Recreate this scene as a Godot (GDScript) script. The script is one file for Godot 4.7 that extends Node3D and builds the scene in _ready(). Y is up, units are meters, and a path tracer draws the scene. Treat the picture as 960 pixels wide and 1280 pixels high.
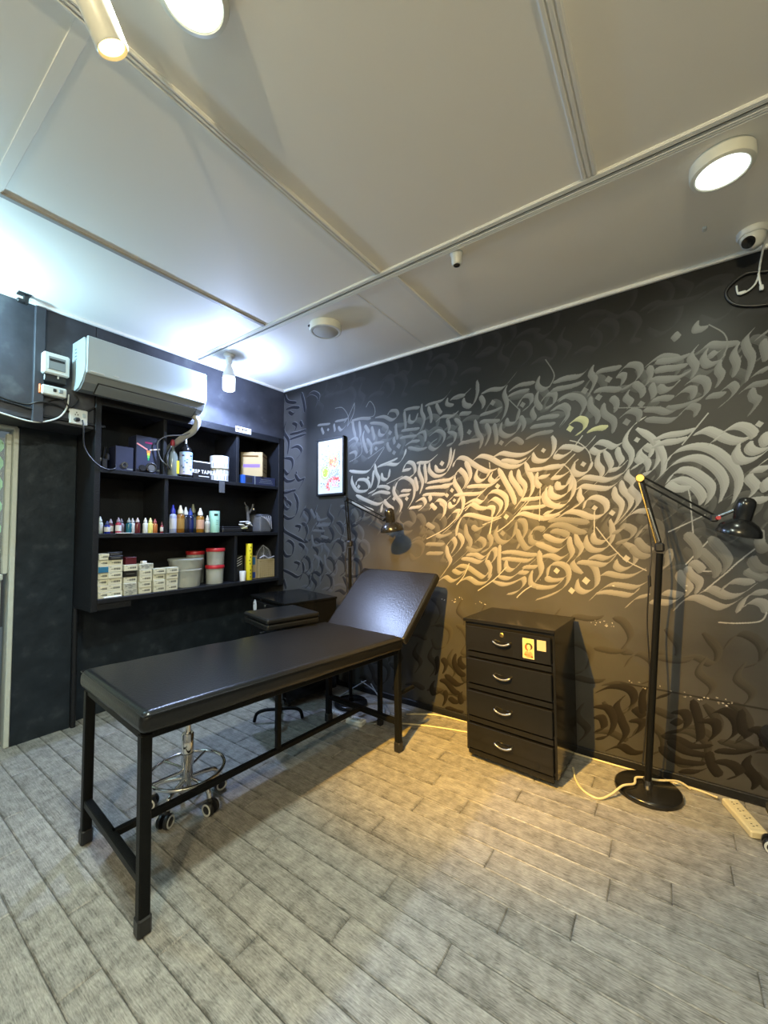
extends Node3D
# A small tattoo studio. x runs along the mural wall (z = 0), z comes towards the camera, the shelf wall stands at x = 0.

const H := 2.70
var M := {}
var rng := RandomNumberGenerator.new()


func _ready() -> void:
	rng.seed = 7
	# ---- camera, sky, lamps, exposure
	var cam := Camera3D.new()
	cam.name = "camera"
	cam.position = Vector3(3.074, 1.321, 2.65)
	cam.rotation = Vector3(deg_to_rad(2.521), deg_to_rad(35.236), deg_to_rad(-0.347))
	cam.fov = rad_to_deg(2.0 * atan(640.0 / 504.75))
	cam.near = 0.02
	add_child(cam)
	cam.current = true
	var env := Environment.new()
	env.background_mode = Environment.BG_SKY
	var sky := Sky.new()
	var sm := ProceduralSkyMaterial.new()
	sm.sky_top_color = Color(0.62, 0.74, 0.82)
	sm.sky_horizon_color = Color(0.80, 0.88, 0.90)
	sm.ground_bottom_color = Color(0.55, 0.58, 0.58)
	sm.ground_horizon_color = Color(0.70, 0.75, 0.76)
	sm.sky_energy_multiplier = 0.45
	sm.ground_energy_multiplier = 0.35
	sky.sky_material = sm
	env.sky = sky
	env.tonemap_mode = Environment.TONE_MAPPER_LINEAR
	env.tonemap_exposure = 1.28
	env.sdfgi_enabled = true
	env.ssao_enabled = true
	env.ssil_enabled = true
	var we := WorldEnvironment.new()
	we.name = "world"
	we.environment = env
	add_child(we)
	lamp_area("panel_light_glow", Vector3(2.14, 2.636, 2.145), 0.13, Color(0.95, 1.0, 0.93), 4.1)
	lamp_area("panel_light_glow", Vector3(3.275, 2.636, 0.725), 0.15, Color(0.96, 1.0, 0.92), 0.5)
	lamp_omni("bulb_glow", Vector3(0.30, 2.462, 0.81), Color(0.72, 0.81, 1.0), 0.66, 0.03)
	var down := SpotLight3D.new()
	down.name = "bulb_glow"
	down.light_color = Color(0.72, 0.81, 1.0)
	down.light_energy = 1.55
	down.light_size = 0.03
	down.spot_angle = 86.0
	down.spot_angle_attenuation = 0.3
	down.spot_range = 9.0
	down.spot_attenuation = 2.0
	down.shadow_enabled = true
	down.position = Vector3(0.30, 2.40, 0.81)
	down.rotation = Vector3(-PI / 2, 0, 0)
	add_child(down, true)
	lamp_omni("bulb_glow", Vector3(0.15, 2.462, 2.42), Color(0.72, 0.92, 1.0), 1.05, 0.03)
	lamp_omni("bulb_glow", Vector3(3.30, 2.462, 3.90), Color(1.0, 0.92, 0.72), 3.0, 0.03)  # warm fill light of an unseen bulb, added to brighten the ceiling
	var spot := SpotLight3D.new()
	spot.name = "spot_glow"
	spot.light_color = Color(1.0, 0.73, 0.11)
	spot.light_energy = 20.0
	spot.spot_angle = 31.0
	spot.spot_angle_attenuation = 1.0
	spot.spot_range = 9.0
	spot.spot_attenuation = 2.0
	spot.light_size = 0.02
	spot.shadow_enabled = true
	add_child(spot)
	spot.position = SPOT_AT + (SPOT_TO - SPOT_AT).normalized() * 0.012
	spot.look_at_from_position(spot.position, SPOT_TO, Vector3.UP)
	materials()
	room()
	ceiling_things()
	left_wall_things()
	shelf()
	furniture()
	shelf_things()
	floor_things()


const SPOT_AT := Vector3(2.10, 2.385, 2.30)
const SPOT_TO := Vector3(2.02, 0.52, 0.0)


func lamp_area(called: String, at: Vector3, size: float, c: Color, e: float) -> void:
	var l := AreaLight3D.new()
	l.name = called
	l.area_size = Vector2(size, size)
	l.light_color = c
	l.light_energy = e
	l.shadow_enabled = true
	l.position = at
	l.rotation = Vector3(-PI / 2, 0, 0)
	add_child(l, true)


func lamp_omni(called: String, at: Vector3, c: Color, e: float, r: float) -> void:
	var l := OmniLight3D.new()
	l.name = called
	l.light_color = c
	l.light_energy = e
	l.light_size = r
	l.omni_range = 9.0
	l.omni_attenuation = 2.0
	l.shadow_enabled = true
	l.position = at
	add_child(l, true)


# ------------------------------------------------------------------ mesh helpers
class G:
	var st := SurfaceTool.new()
	var xf := Transform3D()

	func _init() -> void:
		st.begin(Mesh.PRIMITIVE_TRIANGLES)

	func v(p: Vector3, n: Vector3, uv: Vector2) -> void:
		st.set_normal((xf.basis * n).normalized())
		st.set_uv(uv)
		st.add_vertex(xf * p)

	func tri(a: Vector3, b: Vector3, c: Vector3, na: Vector3, nb: Vector3, nc: Vector3, ua := Vector2.ZERO, ub := Vector2.ZERO, uc := Vector2.ZERO) -> void:
		if (b - a).cross(c - a).dot(na + nb + nc) > 0.0:
			v(a, na, ua); v(c, nc, uc); v(b, nb, ub)
		else:
			v(a, na, ua); v(b, nb, ub); v(c, nc, uc)

	func quad(a: Vector3, b: Vector3, c: Vector3, d: Vector3, n: Vector3, u0 := Vector2(0, 1), u1 := Vector2(1, 0)) -> void:
		tri(a, b, c, n, n, n, u0, Vector2(u1.x, u0.y), u1)
		tri(a, c, d, n, n, n, u0, u1, Vector2(u0.x, u1.y))

	# a box with chamfered edges, centre c, size s
	func box(c: Vector3, s: Vector3, b := 0.0) -> G:
		var h := s * 0.5
		b = minf(b, minf(h.x, minf(h.y, h.z)) * 0.9)
		for ax in 3:
			var u := (ax + 1) % 3
			var w := (ax + 2) % 3
			for sg in [-1.0, 1.0]:
				var n := Vector3.ZERO
				n[ax] = sg
				var q := []
				for k in [[-1, -1], [1, -1], [1, 1], [-1, 1]]:
					var p := Vector3.ZERO
					p[ax] = sg * h[ax]
					p[u] = k[0] * (h[u] - b)
					p[w] = k[1] * (h[w] - b)
					q.append(c + p)
				quad(q[0], q[1], q[2], q[3], n)
		if b > 0.0:
			for ax in 3:
				var u := (ax + 1) % 3
				var w := (ax + 2) % 3
				for su in [-1.0, 1.0]:
					for sw in [-1.0, 1.0]:
						var n := Vector3.ZERO
						n[u] = su
						n[w] = sw
						var q := []
						for k in [[-1, 0], [1, 0], [1, 1], [-1, 1]]:
							var p := Vector3.ZERO
							p[ax] = k[0] * (h[ax] - b)
							p[u] = su * (h[u] - (b if k[1] == 1 else 0.0))
							p[w] = sw * (h[w] - (0.0 if k[1] == 1 else b))
							q.append(c + p)
						quad(q[0], q[1], q[2], q[3], n.normalized())
			for sx in [-1.0, 1.0]:
				for sy in [-1.0, 1.0]:
					for sz in [-1.0, 1.0]:
						var o := Vector3(sx * h.x, sy * h.y, sz * h.z)
						var n := Vector3(sx, sy, sz).normalized()
						tri(c + o - Vector3(0, sy * b, sz * b), c + o - Vector3(sx * b, 0, sz * b), c + o - Vector3(sx * b, sy * b, 0), n, n, n)
		return self

	# upholstered pad: box with round edges of radius r, its surface moved by small waves
	func pad(c: Vector3, s: Vector3, r: float, wave := 0.0, noise: FastNoiseLite = null, fine := 0.03) -> G:
		var h := s * 0.5
		for ax in 3:
			var u := (ax + 1) % 3
			var w := (ax + 2) % 3
			var cu := coords(h[u], r, fine)
			var cw := coords(h[w], r, fine)
			for sg in [-1.0, 1.0]:
				var P := []
				var N := []
				for a in cu:
					for b in cw:
						var p := Vector3.ZERO
						p[ax] = sg * h[ax]
						p[u] = a
						p[w] = b
						var i := p.clamp(-h + Vector3(r, r, r), h - Vector3(r, r, r))
						var n := (p - i).normalized()
						var q := i + n * r
						if noise:
							q += n * wave * noise.get_noise_3dv(q * 100.0)
							if fine < 0.02 and n.y > 0.3:
								var f := Vector2((q.x - 0.17) / 0.10, (q.z - 0.42) / 0.16)
								q += n * 0.0035 * sin(q.z * 105.0 + sin(q.x * 22.0) * 2.2) * exp(-f.length_squared())
								q += n * 0.010 * (1.0 - pow(q.x / 0.345, 2)) * (1.0 - pow(q.z / 0.715, 4))
						P.append(c + q)
						N.append(n)
				var m := cw.size()
				for i in cu.size() - 1:
					for j in m - 1:
						var k := i * m + j
						tri(P[k], P[k + 1], P[k + m + 1], N[k], N[k + 1], N[k + m + 1])
						tri(P[k], P[k + m + 1], P[k + m], N[k], N[k + m + 1], N[k + m])
		return self

	func coords(h: float, r: float, fine := 0.03) -> Array:
		var o := []
		var t := [0.0, 0.35, 0.7, 1.0]
		for k in 4:
			o.append(-h + r * t[k])
		var n := clampi(int((h - r) * 2.0 / fine), 1, 120)
		for k in range(1, n):
			o.append(lerpf(-h + r, h - r, float(k) / n))
		for k in 4:
			o.append(h - r * t[3 - k])
		return o

	# turned shape: profile of Vector2(radius, height), from bottom to top along the outside
	func lathe(prof: Array, seg := 24, at := Vector3.ZERO, uvs := false) -> G:
		var n := prof.size()
		var fl := []
		for i in n - 1:
			var d: Vector2 = prof[i + 1] - prof[i]
			fl.append(Vector2(d.y, -d.x).normalized())
		for i in n - 1:
			var n0: Vector2 = fl[i]
			var n1: Vector2 = fl[i]
			if i > 0 and fl[i - 1].dot(fl[i]) > 0.6:
				n0 = (fl[i - 1] + fl[i]).normalized()
			if i < n - 2 and fl[i + 1].dot(fl[i]) > 0.6:
				n1 = (fl[i + 1] + fl[i]).normalized()
			for k in seg:
				var a0 := TAU * k / seg
				var a1 := TAU * (k + 1) / seg
				var d0 := Vector3(cos(a0), 0, sin(a0))
				var d1 := Vector3(cos(a1), 0, sin(a1))
				var p: Vector3 = at + d0 * prof[i].x + Vector3.UP * prof[i].y
				var q: Vector3 = at + d1 * prof[i].x + Vector3.UP * prof[i].y
				var r: Vector3 = at + d1 * prof[i + 1].x + Vector3.UP * prof[i + 1].y
				var t: Vector3 = at + d0 * prof[i + 1].x + Vector3.UP * prof[i + 1].y
				var np := d0 * n0.x + Vector3.UP * n0.y
				var nq := d1 * n0.x + Vector3.UP * n0.y
				var nr := d1 * n1.x + Vector3.UP * n1.y
				var nt := d0 * n1.x + Vector3.UP * n1.y
				var u0 := 1.0 - float(k) / seg
				var u1 := 1.0 - float(k + 1) / seg
				var v0: float = 1.0 - (prof[i].y - prof[0].y) / maxf(prof[n - 1].y - prof[0].y, 0.001)
				var v1: float = 1.0 - (prof[i + 1].y - prof[0].y) / maxf(prof[n - 1].y - prof[0].y, 0.001)
				if prof[i].x > 0.00001:
					tri(p, q, r, np, nq, nr, Vector2(u0, v0), Vector2(u1, v0), Vector2(u1, v1))
				if prof[i + 1].x > 0.00001:
					tri(p, r, t, np, nr, nt, Vector2(u0, v0), Vector2(u1, v1), Vector2(u0, v1))
		return self

	# round bar along points; curve = true bends it smoothly through them
	func tube(pts: Array, r: float, seg := 10, curve := false, closed := false) -> G:
		var P := pts
		if curve:
			P = []
			var m := pts.size()
			for i in (m if closed else m - 1):
				var p0: Vector3 = pts[(i - 1 + m) % m] if closed or i > 0 else pts[0]
				var p3: Vector3 = pts[(i + 2) % m] if closed or i < m - 2 else pts[m - 1]
				for k in 8:
					P.append(pts[i].cubic_interpolate(pts[(i + 1) % m], p0, p3, k / 8.0))
			P.append(pts[0] if closed else pts[m - 1])
		var n := P.size()
		var side := Vector3.ZERO
		var rings := []
		var dirs := []
		for i in n:
			var d: Vector3
			if closed and (i == 0 or i == n - 1):
				d = (P[1] - P[n - 2]).normalized()
			else:
				d = (P[mini(i + 1, n - 1)] - P[maxi(i - 1, 0)]).normalized()
			if i == 0:
				side = d.cross(Vector3.UP if absf(d.y) < 0.9 else Vector3.RIGHT).normalized()
			else:
				side = (side - d * side.dot(d)).normalized()
			var up := d.cross(side)
			var ring := []
			for k in seg + 1:
				var a := TAU * k / seg
				ring.append(side * cos(a) + up * sin(a))
			rings.append(ring)
			dirs.append(d)
		for i in n - 1:
			for k in seg:
				var a: Vector3 = rings[i][k]
				var b: Vector3 = rings[i][k + 1]
				var c: Vector3 = rings[i + 1][k + 1]
				var e: Vector3 = rings[i + 1][k]
				tri(P[i] + a * r, P[i] + b * r, P[i + 1] + c * r, a, b, c)
				tri(P[i] + a * r, P[i + 1] + c * r, P[i + 1] + e * r, a, c, e)
		if not closed:
			for k in seg:
				tri(P[0], P[0] + rings[0][k] * r, P[0] + rings[0][k + 1] * r, -dirs[0], -dirs[0], -dirs[0])
				tri(P[n - 1], P[n - 1] + rings[n - 1][k] * r, P[n - 1] + rings[n - 1][k + 1] * r, dirs[n - 1], dirs[n - 1], dirs[n - 1])
		return self

	# square bar from a to b
	func bar(a: Vector3, b: Vector3, w: float, bev := 0.003, w2 := -1.0) -> G:
		var d := (b - a)
		var z := d.normalized()
		var x := (Vector3.UP.cross(z) if absf(z.y) < 0.9 else Vector3.RIGHT).normalized()
		x = (x - z * x.dot(z)).normalized()
		var old := xf
		xf = old * Transform3D(Basis(x, z.cross(x), z), (a + b) * 0.5)
		box(Vector3.ZERO, Vector3(w, w if w2 < 0.0 else w2, d.length()), bev)
		xf = old
		return self

	# outline (x, y) pushed along z by depth
	func prism(poly: PackedVector2Array, z0: float, z1: float) -> G:
		var tr := Geometry2D.triangulate_polygon(poly)
		for i in range(0, tr.size(), 3):
			for zz in [[z0, -1.0], [z1, 1.0]]:
				var n := Vector3(0, 0, zz[1])
				var q := []
				for k in 3:
					q.append(Vector3(poly[tr[i + k]].x, poly[tr[i + k]].y, zz[0]))
				tri(q[0], q[1], q[2], n, n, n)
		var m := poly.size()
		var area := 0.0
		for i in m:
			area += poly[i].cross(poly[(i + 1) % m])
		for i in m:
			var a := poly[i]
			var b := poly[(i + 1) % m]
			var d := (b - a).normalized()
			var n := Vector3(d.y, -d.x, 0) * signf(area)
			quad(Vector3(a.x, a.y, z0), Vector3(b.x, b.y, z0), Vector3(b.x, b.y, z1), Vector3(a.x, a.y, z1), n)
		return self

	func at(t: Transform3D) -> G:
		xf = t
		return self

	func mesh() -> ArrayMesh:
		st.index()
		return st.commit()


func g() -> G:
	return G.new()


func piece(parent: Node, called: String, shape, m: Material, label := "") -> MeshInstance3D:
	var o := MeshInstance3D.new()
	o.name = called
	o.mesh = shape.mesh() if shape is G else shape
	o.material_override = m
	if label:
		o.set_meta("label", label)
	parent.add_child(o, true)
	return o


func thing(called: String, label: String, category: String, at := Vector3.ZERO, turn := 0.0, group := "") -> Node3D:
	var o := Node3D.new()
	o.name = called
	o.position = at
	o.rotation.y = turn
	add_child(o, true)
	tag(o, label, category, group)
	return o


func tag(o: Node, label: String, category: String, group := "") -> Node:
	o.set_meta("label", label)
	o.set_meta("category", category)
	if group:
		o.set_meta("group", group)
	return o


func struct(called: String, shape, m: Material, label := "", parent: Node = self) -> MeshInstance3D:
	var o := piece(parent, called, shape, m)
	if parent == self:
		o.set_meta("kind", "structure")
		if label:
			o.set_meta("label", label)
			o.set_meta("category", called.get_slice("_", 0))
	return o


func solo(called: String, shape, m: Material, label: String, category: String, group := "", at := Vector3.ZERO) -> MeshInstance3D:
	var o := piece(self, called, shape, m)
	o.position = at
	tag(o, label, category, group)
	return o


# ------------------------------------------------------------------ materials
func lin(r: float, gg: float, b: float) -> Color:
	return Color(r, gg, b).linear_to_srgb()


func mk(called: String, c: Color, rough := 0.5, metal := 0.0) -> StandardMaterial3D:
	var m := StandardMaterial3D.new()
	m.resource_name = called
	m.albedo_color = c
	m.roughness = rough
	m.metallic = metal
	M[called] = m
	return m


func noise_tex(size: int, freq: float, normal := false, strength := 4.0, sd := 1, octaves := 4) -> NoiseTexture2D:
	var n := FastNoiseLite.new()
	n.seed = sd
	n.frequency = freq
	n.fractal_octaves = octaves
	var t := NoiseTexture2D.new()
	t.width = size
	t.height = size
	t.seamless = true
	t.noise = n
	t.as_normal_map = normal
	t.bump_strength = strength
	return t


func rough_up(m: StandardMaterial3D, tex: Texture2D, scale: float, amount: float) -> void:
	m.normal_enabled = true
	m.normal_texture = tex
	m.normal_scale = amount
	m.uv1_triplanar = true
	m.uv1_world_triplanar = true
	m.uv1_scale = Vector3(scale, scale, scale)


func materials() -> void:
	var bumps := noise_tex(512, 0.02, true, 6.0, 3, 5)
	var fine := noise_tex(512, 0.08, true, 5.0, 5, 3)
	var ramp := Gradient.new()
	ramp.colors = PackedColorArray([lin(0.011, 0.015, 0.021), lin(0.015, 0.021, 0.029), lin(0.018, 0.025, 0.034), lin(0.045, 0.054, 0.064)])
	ramp.offsets = PackedFloat32Array([0.0, 0.45, 0.7, 1.0])
	var scuff := noise_tex(1024, 0.006, false, 1.0, 11, 6)
	scuff.color_ramp = ramp
	var bw := mk("black_wall", Color.WHITE, 0.45)
	bw.metallic_specular = 0.35
	bw.albedo_texture = scuff
	rough_up(bw, bumps, 0.9, 0.22)
	var ramp2 := Gradient.new()
	ramp2.colors = PackedColorArray([lin(0.030, 0.033, 0.040), lin(0.042, 0.044, 0.054), lin(0.048, 0.050, 0.062), lin(0.085, 0.092, 0.100)])
	ramp2.offsets = PackedFloat32Array([0.0, 0.45, 0.74, 1.0])
	var scuff2 := noise_tex(512, 0.008, false, 1.0, 17, 5)
	scuff2.color_ramp = ramp2
	var uw := mk("upper_wall", Color.WHITE, 0.5)
	uw.metallic_specular = 0.35
	uw.albedo_texture = scuff2
	rough_up(uw, bumps, 0.9, 0.12)
	mk("wall_plain", lin(0.026, 0.026, 0.026), 0.45)
	M.wall_plain.metallic_specular = 0.3
	rough_up(M.wall_plain, bumps, 0.9, 0.5)
	mk("wall_beyond", lin(0.22, 0.22, 0.22), 0.7)
	mk("ceiling_paint", lin(0.86, 0.84, 0.78), 0.6)
	rough_up(M.ceiling_paint, bumps, 0.5, 0.03)
	mk("trim_paint", lin(0.78, 0.78, 0.75), 0.45)
	mk("trim_grey", lin(0.30, 0.30, 0.30), 0.5)
	mk("black_wood", lin(0.012, 0.013, 0.016), 0.42)
	M.black_wood.metallic_specular = 0.35
	rough_up(M.black_wood, fine, 2.0, 0.25)
	mk("black_gloss", lin(0.008, 0.008, 0.008), 0.14)
	M.black_gloss.metallic_specular = 0.42
	mk("black_metal", lin(0.007, 0.0075, 0.008), 0.38)
	M.black_metal.metallic_specular = 0.2
	rough_up(M.black_metal, fine, 4.0, 0.2)
	mk("black_plastic", lin(0.012, 0.012, 0.013), 0.4)
	mk("black_enamel", lin(0.010, 0.010, 0.010), 0.22)
	mk("grey_plastic", lin(0.10, 0.10, 0.10), 0.5)
	mk("leather", lin(0.009, 0.0095, 0.0105), 0.28)
	M.leather.metallic_specular = 0.44
	rough_up(M.leather, noise_tex(512, 0.05, true, 4.0, 9, 4), 3.0, 0.2)
	mk("chrome", lin(0.75, 0.75, 0.75), 0.08, 1.0)
	mk("brass", lin(0.62, 0.42, 0.14), 0.25, 1.0)
	mk("steel", lin(0.55, 0.55, 0.54), 0.22, 1.0)
	mk("white_plastic", lin(0.60, 0.62, 0.60), 0.35)
	mk("ac_white", lin(0.40, 0.47, 0.50), 0.3)
	mk("ac_grey", lin(0.19, 0.21, 0.22), 0.45)
	mk("dark_slot", lin(0.01, 0.01, 0.01), 0.8)
	mk("cream", lin(0.62, 0.55, 0.36), 0.45)
	mk("card_cream", lin(0.60, 0.58, 0.46), 0.6)
	mk("paper", lin(0.75, 0.75, 0.73), 0.7)
	mk("red", lin(0.45, 0.02, 0.03), 0.4)
	mk("orange", lin(0.7, 0.16, 0.02), 0.4)
	mk("yellow", lin(0.75, 0.62, 0.02), 0.5)
	mk("mint", lin(0.36, 0.66, 0.52), 0.4)
	mk("door_frame", lin(0.52, 0.56, 0.53), 0.5)
	rough_up(M.door_frame, bumps, 2.0, 0.5)
	mk("carton", lin(0.42, 0.31, 0.15), 0.8)
	mk("wicker", lin(0.34, 0.27, 0.13), 0.8)
	mk("blue_card", lin(0.02, 0.10, 0.40), 0.5)
	mk("navy_card", lin(0.02, 0.025, 0.06), 0.5)
	mk("tub", lin(0.55, 0.58, 0.55), 0.35)
	M.tub.transparency = BaseMaterial3D.TRANSPARENCY_ALPHA
	M.tub.albedo_color.a = 0.6
	mk("filling", lin(0.6, 0.6, 0.57), 0.8)
	mk("sleeve", lin(0.42, 0.42, 0.40), 0.8)
	var gl := mk("glass", Color(0.9, 0.95, 0.93, 0.12), 0.05)
	gl.transparency = BaseMaterial3D.TRANSPARENCY_ALPHA
	var bag := mk("bag_film", Color(0.85, 0.87, 0.92, 0.08), 0.12)
	bag.transparency = BaseMaterial3D.TRANSPARENCY_ALPHA
	mk("bag_fold", lin(0.5, 0.5, 0.55), 0.3)
	glow("panel_glow", Color(0.95, 1.0, 0.97), 2.6)
	glow("bulb_glow", Color(0.90, 0.96, 1.0), 2.4)
	glow("spot_glow", Color(1.0, 0.82, 0.45), 5.0)
	mk("panel_rim", lin(0.72, 0.73, 0.66), 0.4)
	mk("tub_lid", lin(0.45, 0.46, 0.44), 0.4)
	mk("diffuser", lin(0.55, 0.55, 0.52), 0.5)


func glow(called: String, c: Color, e: float) -> void:
	var m := mk(called, Color(0.9, 0.9, 0.9), 0.5)
	m.emission_enabled = true
	m.emission = c
	m.emission_energy_multiplier = e


func tinted(c: Color, rough := 0.4) -> StandardMaterial3D:
	var key := "tint_" + c.to_html() + str(rough)
	return M[key] if M.has(key) else mk(key, c, rough)


func pic(im: Image, rough := 0.6) -> StandardMaterial3D:
	var m := StandardMaterial3D.new()
	m.albedo_texture = ImageTexture.create_from_image(im)
	m.roughness = rough
	return m


# ------------------------------------------------------------------ the room
func room() -> void:
	var fl := struct("floor", g().box(Vector3(2.0, -0.062, 2.2), Vector3(5.0, 0.1, 4.6)), M.dark_slot, "grey oak-look plank floor laid along the mural wall")
	planks(fl)
	mural_wall()
	# right and front walls close the room behind the camera
	struct("wall_right", g().box(Vector3(4.45, 1.35, 2.2), Vector3(0.1, 2.9, 4.8)), M.wall_beyond)
	struct("wall_front", g().box(Vector3(1.95, 1.35, 4.45), Vector3(5.1, 2.9, 0.1)), M.wall_beyond)
	# shelf wall: low part set back, pier beside the door, deep upper part that carries the air conditioner
	var w := g()
	w.box(Vector3(-0.43, 1.1, 0.80), Vector3(0.14, 2.24, 1.62))
	w.box(Vector3(-0.39, 0.985, 1.754), Vector3(0.22, 2.03, 0.308), 0.006)
	w.box(Vector3(-0.39, 1.0, 3.69), Vector3(0.22, 2.03, 1.42))
	var wl := struct("wall_left", w, M.black_wall, "rough black painted wall with a deep upper part over the shelves")
	var up := g()
	up.box(Vector3(-0.25, 2.475, 0.80), Vector3(0.5, 0.51, 1.60))
	up.box(Vector3(-0.25, 2.36, 3.0), Vector3(0.5, 0.74, 2.80), 0.004)
	piece(wl, "upper_wall", up, M.upper_wall)
	# vertical batten and the small ledge over the pier
	struct("trim_1", g().box(Vector3(0.012, 2.325, 1.897), Vector3(0.030, 0.70, 0.050), 0.003), M.upper_wall)
	struct("trim_2", g().box(Vector3(0.006, 2.02, 1.72), Vector3(0.016, 0.018, 0.36), 0.003), M.black_wood)
	struct("trim_3", g().tube([Vector3(-0.262, 0.0, 1.59), Vector3(-0.265, 0.8, 1.592)], 0.016, 8), M.black_wood)
	# ceiling sheets between battens
	var ce := struct("ceiling", g().box(Vector3(1.95, H + 0.075, 2.2), Vector3(5.1, 0.13, 4.7)), M.trim_grey, "white painted board ceiling with nailed battens")
	for r in [[-0.1, 0.888, 0.935, 2.262], [0.902, 1.83, 0.935, 2.262], [1.85, 2.84, 0.935, 4.45], [2.88, 4.45, 0.935, 4.45], [-0.1, 1.83, 2.268, 4.45], [-0.1, 1.617, -0.1, 0.87], [1.623, 1.895, -0.1, 0.87], [1.905, 4.45, -0.1, 0.87]]:
		struct("ceiling_panel", g().box(Vector3((r[0] + r[1]) / 2, H + 0.004, (r[2] + r[3]) / 2), Vector3(r[1] - r[0], 0.012, r[3] - r[2]), 0.002), M.ceiling_paint, "", ce)
	batten("trim_4", Vector3(0.0, H, 0.885), Vector3(4.4, H, 0.885), 0.034)
	batten("trim_5", Vector3(0.0, H, 0.929), Vector3(4.4, H, 0.929), 0.026)
	batten("trim_6", Vector3(1.84, H, 0.945), Vector3(1.84, H, 4.4), 0.044)
	batten("trim_7", Vector3(2.86, H, 0.945), Vector3(2.86, H, 4.4), 0.056)
	struct("trim_8", g().box(Vector3(0.895, H - 0.006, 1.60), Vector3(0.026, 0.012, 1.31), 0.002), M.trim_grey)
	struct("trim_9", g().box(Vector3(1.90, H - 0.006, 0.455), Vector3(0.030, 0.012, 0.82), 0.003), M.trim_paint)
	struct("trim_10", g().box(Vector3(1.62, H - 0.001, 0.455), Vector3(0.012, 0.005, 0.82), 0.001), M.trim_paint)
	struct("trim_11", g().box(Vector3(0.92, H - 0.002, 2.268), Vector3(1.80, 0.006, 0.040), 0.001), M.ceiling_paint)
	# white beads where ceiling and walls meet, black board at the foot of the mural
	struct("trim_12", g().box(Vector3(2.2, H - 0.011, 0.012), Vector3(4.4, 0.022, 0.024), 0.005), M.trim_paint)
	struct("trim_13", g().box(Vector3(0.012, H - 0.011, 2.2), Vector3(0.024, 0.022, 4.35), 0.005), M.trim_paint)
	struct("baseboard_back", g().box(Vector3(2.2, 0.022, 0.008), Vector3(4.4, 0.044, 0.018), 0.004), M.black_wood)
	door()


func batten(called: String, a: Vector3, b: Vector3, w: float) -> void:
	var s := g()
	var d := (b - a).normalized()
	var side := d.cross(Vector3.UP)
	s.box((a + b) / 2 + Vector3.DOWN * 0.003, (b - a).abs() + side.abs() * w + Vector3(0, 0.006, 0), 0.001)
	for k in [-0.33, 0.0, 0.33]:
		s.box((a + b) / 2 + side * w * k + Vector3.DOWN * 0.008, (b - a).abs() + side.abs() * w * 0.26 + Vector3(0, 0.008, 0), 0.003)
	struct(called, s, M.trim_paint)


func door() -> void:
	# only its edge is in view: white frame, glazed leaf with mint stickers, lower panel
	var d := struct("door_1", g().box(Vector3(-0.33, 0.52, 2.44), Vector3(0.04, 1.04, 0.95), 0.004), M.door_frame, "white glazed door with mint green stickers at the left edge")
	var fr := g()
	fr.box(Vector3(-0.34, 0.99, 1.922), Vector3(0.12, 1.98, 0.026), 0.004)
	fr.box(Vector3(-0.34, 0.99, 2.945), Vector3(0.12, 1.98, 0.055), 0.006)
	fr.box(Vector3(-0.34, 1.978, 2.44), Vector3(0.12, 0.024, 1.05), 0.006)
	piece(d, "door_frame", fr, M.door_frame)
	var lf := g()
	lf.box(Vector3(-0.33, 1.50, 1.949), Vector3(0.04, 0.88, 0.026), 0.004)
	lf.box(Vector3(-0.33, 1.50, 2.88), Vector3(0.04, 0.88, 0.05), 0.004)
	lf.box(Vector3(-0.33, 1.935, 2.45), Vector3(0.04, 0.045, 0.86), 0.004)
	lf.box(Vector3(-0.30, 1.045, 2.44), Vector3(0.06, 0.035, 0.95), 0.004)
	piece(d, "door_rail", lf, M.door_frame)
	piece(d, "pane", g().box(Vector3(-0.33, 1.49, 2.42), Vector3(0.006, 0.85, 0.92)), M.glass)
	for s in [[1.86, 2.025, 0.055], [1.75, 2.030, 0.06], [1.62, 2.045, 0.075], [1.48, 2.035, 0.065], [1.34, 2.040, 0.07], [1.20, 2.022, 0.05], [1.65, 2.30, 0.12], [1.35, 2.33, 0.13]]:
		var k := g().at(Transform3D(Basis(Vector3.BACK, PI / 2), Vector3(-0.3235, s[0], s[1])))
		k.lathe([Vector2(0.0, -0.001), Vector2(s[2], -0.001), Vector2(s[2], 0.001), Vector2(0.0, 0.001)], 14)
		piece(d, "sticker", k, M.mint)
	struct("pavement", g().box(Vector3(-2.6, -0.07, 2.4), Vector3(4.2, 0.1, 8.0)), M.ceiling_paint)


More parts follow.
